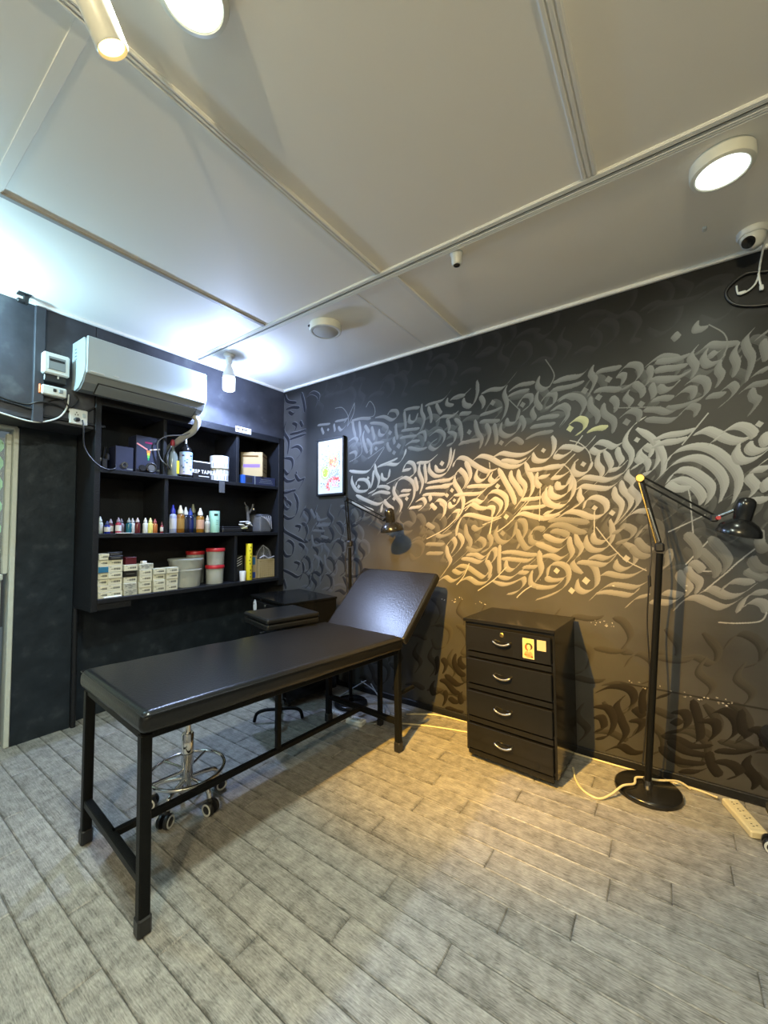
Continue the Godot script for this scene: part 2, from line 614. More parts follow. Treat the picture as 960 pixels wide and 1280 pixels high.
func planks(fl: Node) -> void:
	# grey oak print: one picture of eight boards
	var W := 1024
	var n1 := FastNoiseLite.new(); n1.seed = 21; n1.frequency = 0.02; n1.fractal_octaves = 3
	var n2 := FastNoiseLite.new(); n2.seed = 22; n2.frequency = 0.16; n2.fractal_octaves = 2
	var n3 := FastNoiseLite.new(); n3.seed = 23; n3.frequency = 0.012; n3.fractal_octaves = 3
	var a := n1.get_image(190, W, false, false, false); a.resize(W, W, Image.INTERPOLATE_CUBIC)
	var b := n2.get_image(40, W, false, false, false); b.resize(W, W, Image.INTERPOLATE_CUBIC)
	var c := n3.get_image(W, W, false, false, false)
	var n4 := FastNoiseLite.new(); n4.seed = 24; n4.frequency = 0.33; n4.fractal_octaves = 2
	var e := n4.get_image(150, W, false, false, false); e.resize(W, W, Image.INTERPOLATE_CUBIC); e.convert(Image.FORMAT_L8)
	var de := e.get_data()
	a.convert(Image.FORMAT_L8); b.convert(Image.FORMAT_L8); c.convert(Image.FORMAT_L8)
	var da := a.get_data(); var db := b.get_data(); var dc := c.get_data()
	var bytes := PackedByteArray()
	bytes.resize(W * W * 3)
	var lut := PackedByteArray()
	lut.resize(256 * 3)
	for i in 256:
		var t := i / 255.0
		var col := lin(lerpf(0.07, 0.44, t), lerpf(0.067, 0.425, t), lerpf(0.060, 0.395, t))
		lut[i * 3] = int(col.r * 255); lut[i * 3 + 1] = int(col.g * 255); lut[i * 3 + 2] = int(col.b * 255)
	var tone: Array[float] = [0.0, 0.05, -0.05, 0.02, -0.03, 0.06, -0.01, 0.03]
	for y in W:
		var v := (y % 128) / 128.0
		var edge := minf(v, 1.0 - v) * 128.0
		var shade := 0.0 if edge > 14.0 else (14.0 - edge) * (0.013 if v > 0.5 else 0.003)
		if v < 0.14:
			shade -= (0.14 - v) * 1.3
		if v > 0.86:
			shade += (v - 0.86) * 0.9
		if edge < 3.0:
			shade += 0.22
		for x in W:
			var i := y * W + x
			var low := da[i] / 255.0
			var ph := v * 2.2 + low * 5.5
			var ring := absf(fposmod(ph, 1.0) - 0.45) * 3.0 - 0.8
			var t := 0.55 + tone[y / 128] + 0.12 * ring + 0.44 * (db[i] / 255.0 - 0.5) + 0.52 * (dc[i] / 255.0 - 0.5) + 0.42 * (de[i] / 255.0 - 0.5) - 0.14 * smoothstep(0.56, 0.70, db[(i + 51237) % (W * W)] / 255.0)
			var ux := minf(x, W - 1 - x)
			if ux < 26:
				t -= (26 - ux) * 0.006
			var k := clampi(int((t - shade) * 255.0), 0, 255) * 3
			bytes[i * 3] = lut[k]; bytes[i * 3 + 1] = lut[k + 1]; bytes[i * 3 + 2] = lut[k + 2]
	var im := Image.create_from_data(W, W, false, Image.FORMAT_RGB8, bytes)
	im.generate_mipmaps()
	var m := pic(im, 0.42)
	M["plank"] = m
	var LEN := 0.807
	var WID := 0.112
	var meshes := []
	for i in 8:
		meshes.append(plank_mesh(LEN, WID, i, false))
		meshes.append(plank_mesh(LEN, WID, i, true))
	# where the butt joints fall in each row, as measured, row 0 at z = 2.098 - 0.112 .. 2.098
	var butts := {0: 0.528, 1: 1.733, 2: 1.935, 3: 1.738, 4: 1.335, 5: 1.658, 6: 2.184, 7: 1.766, 8: 1.966, 9: 2.442, 10: 2.045, 11: 2.234, 12: 2.835, 13: 2.423, 14: 2.752, 15: 3.26, -1: 0.82}
	for row in range(-21, 19):
		var z := 2.098 - WID * (row + 0.5)
		if z > 4.45 or z < -0.02:
			continue
		var off: float = butts[row] if butts.has(row) else fposmod(row * 0.31 + 0.17, LEN)
		var x := fposmod(off, LEN) - LEN * 2.0
		while x < 4.4:
			if x > -0.5 - LEN:
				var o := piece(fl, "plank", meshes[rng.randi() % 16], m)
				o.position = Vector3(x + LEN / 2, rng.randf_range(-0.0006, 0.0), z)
			x += LEN


func plank_mesh(l: float, w: float, i: int, flip: bool) -> ArrayMesh:
	var s := g()
	var hx := l / 2 - 0.0004
	var hz := w / 2 - 0.0004
	var b := 0.0042
	var dp := 0.0034
	var P := func(x: float, y: float, z: float) -> Vector3: return Vector3(x, y, z)
	var U := func(p: Vector3) -> Vector2:
		var u := p.x / l + 0.5
		var vv := p.z / w + 0.5
		if flip:
			u = 1.0 - u
		return Vector2(u, (i + clampf(vv, 0.01, 0.99)) / 8.0)
	var q := [P.call(-hx + b, 0, -hz + b), P.call(hx - b, 0, -hz + b), P.call(hx - b, 0, hz - b), P.call(-hx + b, 0, hz - b)]
	var e := [P.call(-hx, -dp, -hz), P.call(hx, -dp, -hz), P.call(hx, -dp, hz), P.call(-hx, -dp, hz)]
	var dn := Vector3(0, -0.012, 0)
	s.tri(q[0], q[1], q[2], Vector3.UP, Vector3.UP, Vector3.UP, U.call(q[0]), U.call(q[1]), U.call(q[2]))
	s.tri(q[0], q[2], q[3], Vector3.UP, Vector3.UP, Vector3.UP, U.call(q[0]), U.call(q[2]), U.call(q[3]))
	var ns := [Vector3(0, 0, -1), Vector3(1, 0, 0), Vector3(0, 0, 1), Vector3(-1, 0, 0)]
	for k in 4:
		var j := (k + 1) % 4
		var n: Vector3 = (ns[k] * dp + Vector3.UP * b).normalized()
		s.tri(q[k], q[j], e[j], n, n, n, U.call(q[k]), U.call(q[j]), U.call(e[j]))
		s.tri(q[k], e[j], e[k], n, n, n, U.call(q[k]), U.call(e[j]), U.call(e[k]))
		s.tri(e[k], e[j], e[j] + dn, ns[k], ns[k], ns[k], U.call(e[k]), U.call(e[j]), U.call(e[j]))
		s.tri(e[k], e[j] + dn, e[k] + dn, ns[k], ns[k], ns[k], U.call(e[k]), U.call(e[j]), U.call(e[k]))
	return s.mesh()


# ------------------------------------------------------------------ the mural: brush strokes of a broad flat brush, painted on the wall's picture
const MX := 3.7
const MW := 2048
var mi: Image
var ink := Color.WHITE
var nib := 0.04
var fade := ""


func mural_wall() -> void:
	var mh := int(MW * H / MX)
	mi = Image.create(MW, mh, false, Image.FORMAT_RGB8)
	var nz := FastNoiseLite.new()
	nz.seed = 4
	nz.frequency = 0.012
	nz.fractal_octaves = 5
	var sw := 512
	var sh := int(sw * H / MX)
	var base := Image.create(sw, sh, false, Image.FORMAT_RGB8)
	for y in sh:
		for x in sw:
			var p := Vector2(MX * x / sw, H * (1.0 - float(y) / sh))
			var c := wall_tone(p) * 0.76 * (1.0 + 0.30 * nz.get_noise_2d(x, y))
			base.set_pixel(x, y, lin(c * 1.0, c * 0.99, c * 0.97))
	base.resize(MW, mh, Image.INTERPOLATE_CUBIC)
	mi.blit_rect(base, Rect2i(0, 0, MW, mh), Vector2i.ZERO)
	faint_letters()
	mural_strokes()
	chips()
	mi.generate_mipmaps()
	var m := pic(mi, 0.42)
	m.metallic_specular = 0.3
	m.resource_name = "mural"
	m.normal_enabled = true
	var s := g()
	s.quad(Vector3(0, 0, 0), Vector3(MX, 0, 0), Vector3(MX, H, 0), Vector3(0, H, 0), Vector3.BACK)
	var am := s.mesh()
	var r := g()
	r.quad(Vector3(-0.5, -0.1, 0), Vector3(0, -0.1, 0), Vector3(0, H + 0.1, 0), Vector3(-0.5, H + 0.1, 0), Vector3.BACK)
	r.quad(Vector3(MX, -0.1, 0), Vector3(4.5, -0.1, 0), Vector3(4.5, H + 0.1, 0), Vector3(MX, H + 0.1, 0), Vector3.BACK)
	r.box(Vector3(2.0, 1.35, -0.055), Vector3(5.1, 2.9, 0.1))
	r.st.index()
	r.st.commit(am)
	m.normal_enabled = false
	am.surface_set_material(0, m)
	am.surface_set_material(1, M.wall_plain)
	var o := MeshInstance3D.new()
	o.name = "wall_back"
	o.mesh = am
	o.set_meta("kind", "structure")
	o.set_meta("label", "black wall painted with silver grey brush calligraphy")
	o.set_meta("category", "wall")
	add_child(o)


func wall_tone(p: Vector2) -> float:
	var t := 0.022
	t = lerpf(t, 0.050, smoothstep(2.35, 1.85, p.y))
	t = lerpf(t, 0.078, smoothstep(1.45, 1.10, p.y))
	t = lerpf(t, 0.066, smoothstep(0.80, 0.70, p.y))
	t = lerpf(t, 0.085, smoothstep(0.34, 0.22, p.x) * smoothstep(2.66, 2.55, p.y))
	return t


func pen(kind: String, width: float) -> void:
	nib = width * (0.97 if kind in ["m", "g1", "d1", "y"] else 0.86)
	fade = kind
	ink = {"m": Color(0.33, 0.32, 0.30), "d1": Color(0.165, 0.16, 0.148), "g1": Color(0.14, 0.14, 0.138), "y": Color(0.40, 0.39, 0.22), "k": Color(0.015, 0.013, 0.011), "c": Color(0.018, 0.019, 0.023), "n": Color(0.075, 0.077, 0.082), "f": Color(0.024, 0.024, 0.025)}[kind]


func curve(v: Array) -> Array:
	var p := []
	for i in range(0, v.size(), 2):
		p.append(Vector2(v[i], v[i + 1]) * 0.001)
	var o := []
	for i in p.size() - 1:
		for k in 9:
			o.append(p[i].cubic_interpolate(p[i + 1], p[maxi(i - 1, 0)], p[mini(i + 2, p.size() - 1)], k / 9.0))
	o.append(p[p.size() - 1])
	return o


func px(p: Vector2) -> Vector2:
	return Vector2(p.x / MX, 1.0 - p.y / H) * Vector2(mi.get_size())


# the brush is held like a slash, so strokes swell and thin as they turn
func stroke(v: Array) -> void:
	if fade == "c":
		var keep := ink
		var wide := nib
		fade = "edge"
		ink = Color(0.105, 0.107, 0.115)
		nib = wide + 0.014
		stroke(v)
		fade = "c"
		ink = keep
		nib = wide
	var o := curve(v)
	var e := Vector2(0.72, 0.69) * nib
	var n := o.size() - 1.0
	for s in 5:
		var a := e * (s / 5.0 - 0.5)
		var b := e * ((s + 1.08) / 5.0 - 0.5)
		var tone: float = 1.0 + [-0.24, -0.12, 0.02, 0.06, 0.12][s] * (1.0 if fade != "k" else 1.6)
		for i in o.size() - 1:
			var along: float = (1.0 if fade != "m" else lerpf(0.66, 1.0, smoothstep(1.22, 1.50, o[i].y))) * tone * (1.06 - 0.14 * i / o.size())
			var w0 := taper(i / n)
			var w1 := taper((i + 1) / n)
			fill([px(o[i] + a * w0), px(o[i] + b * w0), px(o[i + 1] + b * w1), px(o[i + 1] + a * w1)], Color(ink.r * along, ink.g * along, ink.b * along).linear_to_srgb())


func taper(t: float) -> float:
	return lerpf(0.45, 1.0, smoothstep(0.0, 0.15, t) * smoothstep(0.0, 0.15, 1.0 - t))


func hair(v: Array) -> void:
	var o := curve(v)
	for i in o.size() - 1:
		var d: Vector2 = (o[i + 1] - o[i]).orthogonal().normalized() * 0.0032
		fill([px(o[i] + d), px(o[i] - d), px(o[i + 1] - d), px(o[i + 1] + d)], Color(ink.r, ink.g, ink.b).linear_to_srgb())


func diamond(x: float, y: float, r: float) -> void:
	var c := Vector2(x, y) * 0.001
	r *= 0.001
	var t := 0.95
	fill([px(c + Vector2(-r * t, -r * 0.15)), px(c + Vector2(-r * 0.1, r)), px(c + Vector2(r * t, r * 0.15)), px(c + Vector2(r * 0.1, -r))], Color(ink.r, ink.g, ink.b).linear_to_srgb())


func fill(q: Array, c: Color) -> void:
	var lo := 1e9
	var hi := -1e9
	for p in q:
		lo = minf(lo, p.y)
		hi = maxf(hi, p.y)
	var h := mi.get_height()
	for y in range(maxi(int(floor(lo)), 0), mini(int(ceil(hi)), h - 1) + 1):
		var yy := clampf(y + 0.5, lo, hi)
		var x0 := 1e9
		var x1 := -1e9
		for k in 4:
			var a: Vector2 = q[k]
			var b: Vector2 = q[(k + 1) % 4]
			if (a.y <= yy and b.y >= yy) or (b.y <= yy and a.y >= yy):
				if absf(b.y - a.y) < 0.0001:
					x0 = minf(x0, minf(a.x, b.x)); x1 = maxf(x1, maxf(a.x, b.x))
				else:
					var x := a.x + (b.x - a.x) * (yy - a.y) / (b.y - a.y)
					x0 = minf(x0, x); x1 = maxf(x1, x)
		if x1 > x0:
			mi.fill_rect(Rect2i(roundi(x0), y, maxi(roundi(x1) - roundi(x0), 1), 1), c)


# black on black rows near the ceiling, and half hidden grey strokes between the bright rows
func faint_letters() -> void:
	var r := RandomNumberGenerator.new()
	r.seed = 12
	for row in [2.62, 2.46]:
		var x := 0.5
		while x < 3.7:
			pen("f", 0.06)
			letter(x, row, 0.15, r)
			x += r.randf_range(0.10, 0.16)
	for row in [[1.42, 0.9], [1.52, 1.0], [1.30, 1.3], [1.62, 1.1], [1.24, 1.4], [1.36, 1.0], [1.16, 1.5]]:
		var x: float = row[1]
		while x < 3.6:
			nib = 0.05
			fade = "d1"
			ink = Color(0.075, 0.073, 0.068)
			letter(x, row[0], 0.12, r)
			x += r.randf_range(0.12, 0.22)
	for row in [2.02, 1.92]:
		var x := 0.9
		while x < 3.6:
			ink = Color(0.065, 0.065, 0.064)
			letter(x, row + x * 0.05, 0.12, r)
			x += r.randf_range(0.12, 0.2)
	for row in [0.86, 1.0, 1.15, 1.30, 1.44]:
		var x := 0.30
		while x < 0.98:
			pen("n", 0.05)
			ink = Color(0.066, 0.068, 0.074)
			letter(x + 0.006, row + 0.004, 0.15, r)
			nib = 0.036
			ink = Color(0.022, 0.023, 0.027)
			letter(x, row, 0.15, r)
			x += r.randf_range(0.12, 0.17)
	for row in [0.72, 0.55, 0.36, 0.18]:
		var x := 1.0
		while x < 3.7:
			if x < 3.6:
				pen("k", 0.055)
				ink = Color(0.030, 0.028, 0.024) if row < 0.5 else Color(0.044, 0.042, 0.037)
				letter(x, row, 0.16, r)
			x += r.randf_range(0.13, 0.2)


# flaked paint: pale specks along two old plaster edges, and the edge of the lower panel
func chips() -> void:
	var r := RandomNumberGenerator.new()
	r.seed = 3
	var x := 2.82
	while x < 3.66:
		fill([px(Vector2(x, 0.458)), px(Vector2(x + 0.02, 0.458)), px(Vector2(x + 0.02, 0.453)), px(Vector2(x, 0.453))], lin(0.022, 0.021, 0.019))
		x += 0.0199
	for row in [[1.70, 2.04, 0.822, 16], [2.67, 2.80, 0.775, 14], [2.84, 3.36, 0.456, 26], [1.6, 3.4, 1.0, 8]]:
		for k in row[3]:
			var c := Vector2(r.randf_range(row[0], row[1]), row[2] + r.randf_range(-0.02, 0.02))
			var w := r.randf_range(0.002, 0.008)
			var h := r.randf_range(0.002, 0.005)
			var t := r.randf_range(0.15, 0.55)
			fill([px(c + Vector2(-w, 0)), px(c + Vector2(0, h)), px(c + Vector2(w, h * 0.3)), px(c + Vector2(w * 0.3, -h))], lin(t, t * 0.97, t * 0.9))


func letter(x: float, y: float, s: float, r: RandomNumberGenerator) -> void:
	var forms := [
		[-30, 60, 0, 45, 20, 0, -5, -50, 25, -60], [-50, 40, 0, 55, 45, 30, 30, -30, -20, -55, -50, -20], [-50, 50, 10, 45, 50, 55], [-40, -50, 0, -40, 40, -55, 55, -10, 20, 40],
		[-45, 0, -10, 50, 35, 30, 40, -20, 0, -50], [0, 70, -20, 20, 15, -20, -15, -70], [-50, -20, 0, -10, 50, -25],
	]
	var f: Array = forms[r.randi() % forms.size()]
	var v := []
	for i in range(0, f.size(), 2):
		v.append((x + f[i] * s * 0.01) * 1000.0)
		v.append((y + f[i + 1] * s * 0.01) * 1000.0)
	stroke(v)


func mural_strokes() -> void:
	pen("m", 0.040)
	stroke([1814, 1772, 1827, 1807, 1859, 1831, 1907, 1821, 1962, 1780, 2017, 1742, 2079, 1713, 2136, 1727])
	stroke([1906, 1799, 1938, 1738, 1942, 1676, 1899, 1609])
	stroke([1826, 1704, 1822, 1659, 1855, 1603, 1885, 1539, 1887, 1486, 1862, 1424, 1803, 1354, 1722, 1291])
	stroke([1826, 1704, 1848, 1738, 1867, 1745, 1909, 1697, 1911, 1643, 1855, 1576])
	stroke([1816, 1567, 1903, 1568, 1995, 1566, 2041, 1583, 2077, 1615])
	stroke([1918, 1621, 1996, 1620, 2086, 1618, 2147, 1650])
	stroke([1707, 1640, 1768, 1640, 1817, 1655, 1847, 1684])
	stroke([1707, 1676, 1768, 1679, 1818, 1704])
	stroke([1967, 1802, 2018, 1827, 2089, 1806, 2149, 1766, 2216, 1734, 2282, 1732, 2330, 1760, 2355, 1789])
	stroke([2107, 1808, 2167, 1829, 2234, 1811, 2299, 1802, 2355, 1818, 2407, 1856])
	stroke([2167, 1783, 2225, 1769, 2274, 1756, 2331, 1776])
	stroke([2372, 1808, 2381, 1766, 2416, 1749, 2461, 1756, 2495, 1797, 2504, 1851, 2490, 1900])
	stroke([1994, 1733, 1984, 1682, 2015, 1652, 2065, 1675, 2083, 1725])
	stroke([2100, 1702, 2085, 1665, 2112, 1642, 2156, 1660])
	stroke([2144, 1728, 2189, 1640, 2233, 1554, 2256, 1483])
	stroke([2226, 1704, 2231, 1654, 2271, 1593, 2302, 1534])
	stroke([2275, 1708, 2284, 1650, 2319, 1598, 2306, 1534, 2252, 1455])
	stroke([2322, 1752, 2341, 1694, 2367, 1627, 2361, 1555, 2317, 1493, 2243, 1414])
	stroke([2049, 1531, 2085, 1570, 2137, 1573, 2191, 1532, 2194, 1465, 2155, 1412, 2090, 1384])
	stroke([2070, 1504, 2110, 1526, 2157, 1492, 2152, 1450, 2117, 1401])
	stroke([2061, 1472, 2105, 1462, 2099, 1410])
	stroke([1901, 1498, 1967, 1522, 2021, 1504, 2060, 1539])
	stroke([1877, 1455, 1948, 1494, 2003, 1468, 2061, 1460])
	stroke([2337, 1701, 2407, 1697, 2467, 1708, 2533, 1708])
	stroke([2393, 1677, 2390, 1617, 2416, 1584])
	stroke([2402, 1647, 2436, 1647, 2466, 1653])
	stroke([2293, 1512, 2357, 1512, 2418, 1516])
	stroke([2292, 1455, 2379, 1458, 2447, 1464])
	stroke([2465, 1588, 2432, 1543, 2448, 1487, 2491, 1464, 2528, 1476])
	stroke([2476, 1580, 2482, 1532, 2529, 1511])
	stroke([2516, 1600, 2523, 1577])
	stroke([2251, 1406, 2299, 1421, 2362, 1403, 2445, 1384, 2526, 1407])
	stroke([1831, 1274, 1842, 1345, 1881, 1411, 1938, 1422, 2011, 1405, 2082, 1389, 2142, 1402])
	stroke([1776, 1517, 1793, 1482, 1839, 1501, 1856, 1545])
	stroke([1806, 1552, 1771, 1526])
	stroke([1705, 1520, 1743, 1491, 1736, 1428, 1704, 1392])
	stroke([1764, 1398, 1814, 1448, 1853, 1449, 1833, 1405])
	diamond(2138, 1609, 20)
	diamond(2193, 1403, 20)
	diamond(1820, 1529, 15)
	diamond(1802, 1602, 18)
	diamond(1762, 1568, 18)
	diamond(2438, 1816, 17)
	hair([2414, 1600, 2403, 1370])
	hair([2114, 1292, 2217, 1366, 2349, 1508])
	hair([2028, 1350, 2159, 1398])
	hair([2100, 1418, 2079, 1275])
	hair([2084, 1777, 2088, 1733])
	hair([1901, 1450, 2004, 1550, 2156, 1685])
	pen("m", 0.042)
	stroke([2500, 1777, 2538, 1822, 2602, 1816, 2656, 1794, 2698, 1826, 2729, 1863])
	stroke([2500, 1775, 2543, 1761, 2594, 1786])
	hair([2594, 1786, 2665, 1880])
	hair([2592, 1859, 2650, 1832, 2696, 1774, 2708, 1713])
	stroke([2708, 1713, 2690, 1662, 2646, 1644, 2605, 1669, 2613, 1719])
	hair([2613, 1719, 2638, 1739])
	stroke([2696, 1774, 2738, 1825, 2783, 1817, 2827, 1789, 2868, 1808])
	stroke([2705, 1794, 2743, 1765, 2788, 1782])
	stroke([2744, 1761, 2738, 1703, 2762, 1656, 2755, 1613])
	stroke([2775, 1772, 2799, 1718, 2808, 1674, 2771, 1626, 2718, 1579, 2663, 1530])
	stroke([2840, 1783, 2850, 1734, 2863, 1701, 2849, 1677])
	stroke([2982, 1937, 2928, 1903, 2890, 1851, 2883, 1802, 2911, 1742, 2904, 1686, 2872, 1639, 2821, 1600])
	stroke([2798, 1657, 2848, 1663, 2886, 1702])
	stroke([2994, 1743, 2975, 1778, 2947, 1738, 2986, 1683, 2985, 1636])
	stroke([2999, 1711, 3005, 1757, 2975, 1777])
	stroke([2947, 1738, 2937, 1711, 2963, 1683])
	stroke([2909, 1657, 2945, 1675, 2970, 1700])
	stroke([2624, 1600, 2666, 1627, 2732, 1614, 2796, 1601, 2872, 1636])
	stroke([2609, 1548, 2651, 1574, 2718, 1562, 2795, 1553, 2853, 1598])
	stroke([2640, 1561, 2637, 1516, 2648, 1478, 2592, 1439, 2506, 1384])
	stroke([2658, 1441, 2676, 1491, 2723, 1504, 2774, 1473, 2779, 1425, 2746, 1392, 2693, 1389, 2626, 1418, 2564, 1421, 2506, 1384])
	diamond(2718, 1442, 18)
	diamond(2807, 1410, 19)
	diamond(2664, 1706, 18)
	diamond(2940, 1816, 17)
	hair([2717, 1424, 2711, 1277])
	stroke([2819, 1557, 2825, 1506, 2856, 1455, 2841, 1391, 2808, 1328])
	stroke([2854, 1591, 2864, 1540, 2899, 1488, 2891, 1432, 2821, 1342])
	stroke([2892, 1652, 2885, 1617, 2914, 1579, 2901, 1545, 2935, 1494, 2927, 1445, 2846, 1349])
	stroke([2858, 1363, 2914, 1411, 2961, 1417, 2980, 1409])
	hair([2621, 1775, 2490, 1641])
	hair([2557, 1713, 2591, 1671, 2611, 1594])
	stroke([2450, 1581, 2442, 1519, 2478, 1470, 2543, 1458, 2594, 1511, 2610, 1578, 2594, 1648])
	stroke([2470, 1588, 2474, 1533, 2523, 1513, 2581, 1550, 2595, 1625])
	stroke([2507, 1609, 2524, 1573, 2568, 1583, 2587, 1634])
	stroke([2432, 1417, 2470, 1425, 2515, 1461])
	stroke([2439, 1705, 2498, 1702, 2560, 1709])
	stroke([2482, 1640, 2533, 1638, 2584, 1668])
	stroke([2939, 1880, 3002, 1822, 3037, 1755, 3031, 1680, 2996, 1628, 2961, 1623])
	stroke([3022, 1812, 3058, 1711, 3053, 1623, 3018, 1582])
	stroke([2432, 1401, 2477, 1400, 2528, 1422, 2572, 1459])
	pen("m", 0.052)
	stroke([3066, 1667, 3101, 1721, 3155, 1744, 3218, 1743, 3277, 1710, 3333, 1640, 3361, 1575, 3357, 1507, 3336, 1445])
	stroke([3060, 1623, 3099, 1664, 3154, 1686, 3206, 1683, 3255, 1648, 3294, 1593, 3307, 1529, 3286, 1451])
	stroke([3069, 1565, 3109, 1622, 3162, 1624, 3213, 1587, 3253, 1532, 3250, 1481, 3231, 1443])
	stroke([3080, 1571, 3134, 1574, 3186, 1536, 3216, 1483, 3213, 1444])
	stroke([3026, 1812, 3082, 1822, 3142, 1823, 3195, 1832])
	stroke([3194, 1811, 3241, 1825, 3280, 1803, 3328, 1766, 3375, 1750, 3427, 1773])
	stroke([3013, 1769, 3059, 1784, 3108, 1783, 3162, 1790])
	stroke([3305, 1802, 3349, 1828, 3391, 1820, 3422, 1785, 3426, 1761])
	stroke([3259, 1758, 3279, 1774, 3302, 1784])
	stroke([3366, 1737, 3355, 1695, 3372, 1654, 3409, 1650, 3446, 1669, 3473, 1699])
	stroke([3403, 1739, 3407, 1707, 3433, 1689, 3473, 1700])
	stroke([3458, 1775, 3461, 1737, 3476, 1720])
	diamond(3447, 1825, 18)
	hair([3256, 1914, 3140, 1760])
	stroke([3472, 1651, 3435, 1621, 3398, 1572, 3423, 1521, 3408, 1482, 3369, 1438])
	stroke([3412, 1602, 3443, 1604, 3470, 1603])
	stroke([3379, 1448, 3420, 1454, 3465, 1452])
	stroke([3457, 1555, 3454, 1525, 3466, 1500])
	stroke([3069, 1558, 3111, 1530, 3164, 1525])
	hair([3159, 1532, 3166, 1486, 3170, 1446])
	pen("m", 0.050)
	stroke([3158, 1145, 3188, 1124, 3207, 1096])
	stroke([3136, 1115, 3155, 1076, 3191, 1041, 3178, 982])
	stroke([3103, 1094, 3114, 1055, 3149, 1006, 3136, 966])
	stroke([3191, 986, 3230, 1011, 3264, 996, 3302, 979, 3349, 991, 3404, 1045])
	stroke([3279, 1008, 3309, 1048, 3351, 1057, 3399, 1049])
	stroke([3081, 887, 3125, 945, 3173, 961, 3222, 942, 3271, 921, 3310, 937, 3349, 972])
	stroke([3337, 904, 3360, 967, 3400, 1006, 3449, 1006])
	stroke([3356, 930, 3390, 963, 3430, 955, 3442, 916])
	hair([3442, 916, 3418, 871, 3335, 850, 3259, 845])
	hair([3209, 998, 3296, 1092, 3345, 1150, 3412, 1219])
	hair([3207, 1098, 3287, 1102])
	hair([3166, 1488, 3173, 1305, 3176, 1208])
	hair([3136, 1128, 3248, 1273])
	hair([3066, 1299, 3227, 1388])
	stroke([2977, 924, 3027, 923, 3077, 927, 3121, 971])
	stroke([3035, 977, 3073, 973, 3115, 964])
	pen("d1", 0.055)
	stroke([3191, 1208, 3220, 1177, 3260, 1121, 3261, 1071])
	stroke([3141, 1292, 3186, 1227, 3189, 1163])
	stroke([3238, 1273, 3285, 1204, 3308, 1148, 3286, 1091])
	stroke([3372, 1114, 3416, 1087, 3452, 1077])
	stroke([3392, 1176, 3413, 1129, 3453, 1113])
	stroke([3428, 1304, 3430, 1232, 3456, 1208])
	stroke([3016, 1096, 3050, 1111, 3067, 1158, 3063, 1205])
	pen("m", 0.040)
	stroke([1681, 942, 1740, 978, 1799, 953, 1867, 993, 1906, 1049])
	stroke([1838, 944, 1914, 982, 1987, 950, 2049, 963, 2085, 1016])
	stroke([1795, 1024, 1849, 1062, 1915, 1056, 1979, 1018, 2032, 994, 2068, 1040])
	stroke([1800, 1033, 1858, 1011, 1915, 1049])
	stroke([1751, 1203, 1762, 1140, 1783, 1087, 1741, 1023, 1700, 971])
	stroke([1751, 1201, 1802, 1256, 1824, 1213, 1792, 1150])
	stroke([1845, 1293, 1880, 1239, 1853, 1178, 1752, 1086])
	stroke([1869, 1117, 1934, 1111, 2007, 1095, 2061, 1141])
	stroke([1907, 1143, 1972, 1147, 2026, 1126, 2079, 1175])
	stroke([2043, 1096, 2079, 1175, 2112, 1184, 2113, 1134, 2069, 1074])
	stroke([2052, 1107, 2077, 1057, 2067, 994])
	stroke([2142, 1214, 2139, 1118, 2140, 1027])
	stroke([2156, 1167, 2239, 1169, 2319, 1157, 2389, 1154])
	stroke([2156, 1126, 2239, 1122, 2326, 1117, 2362, 1136])
	stroke([2182, 1112, 2190, 1063, 2229, 1053, 2278, 1103])
	stroke([2294, 1076, 2356, 1079, 2383, 1080])
	stroke([2265, 1042, 2325, 1038])
	stroke([2128, 1008, 2203, 997, 2261, 1034, 2326, 1086, 2381, 1135])
	stroke([2093, 973, 2169, 955, 2236, 974, 2292, 1004, 2299, 965, 2250, 913, 2189, 894])
	stroke([2404, 1167, 2403, 1113, 2411, 1058, 2370, 984])
	stroke([2350, 1055, 2339, 1007, 2348, 968, 2400, 956, 2422, 958])
	hair([2348, 960, 2299, 925, 2250, 876])
	hair([1589, 1251, 1735, 1320, 1825, 1391, 1859, 1431])
	hair([2073, 1285, 2103, 1403])
	hair([1927, 1084, 1886, 995, 1828, 928])
	hair([1986, 899, 2102, 983, 2188, 1071])
	pen("d1", 0.042)
	stroke([1901, 1355, 1909, 1284, 1938, 1232, 1917, 1171, 1801, 1070])
	stroke([1952, 1345, 1993, 1319, 2065, 1361])
	stroke([1973, 1231, 2001, 1257, 2038, 1234, 2027, 1191, 1963, 1170, 1908, 1197])
	stroke([2066, 1285, 2089, 1243, 2071, 1192, 2017, 1165])
	stroke([2134, 1343, 2116, 1293, 2141, 1242, 2191, 1235, 2242, 1285, 2256, 1367])
	stroke([2268, 1383, 2308, 1366, 2316, 1301, 2277, 1228, 2264, 1194])
	stroke([2260, 1318, 2282, 1253, 2322, 1195, 2363, 1214])
	stroke([2337, 1265, 2362, 1317, 2408, 1325, 2430, 1309])
	stroke([2345, 1277, 2354, 1238, 2428, 1223])
	stroke([1583, 1214, 1733, 1210])
	stroke([1588, 1144, 1722, 1146])
	stroke([1591, 1366, 1653, 1328])
	stroke([1673, 1284, 1714, 1270, 1794, 1293])
	diamond(2167, 1293, 20)
	pen("m", 0.042)
	stroke([2443, 1027, 2459, 1092, 2511, 1108, 2560, 1081, 2565, 1014, 2529, 957, 2463, 913, 2372, 874])
	stroke([2432, 1021, 2465, 1003, 2523, 1011, 2552, 1036])
	stroke([2374, 953, 2434, 955, 2493, 971, 2534, 1016])
	diamond(2499, 1063, 20)
	stroke([2573, 1270, 2579, 1218, 2590, 1165, 2553, 1110])
	stroke([2608, 1293, 2621, 1241, 2643, 1204, 2624, 1159, 2589, 1120, 2603, 1083, 2643, 1054])
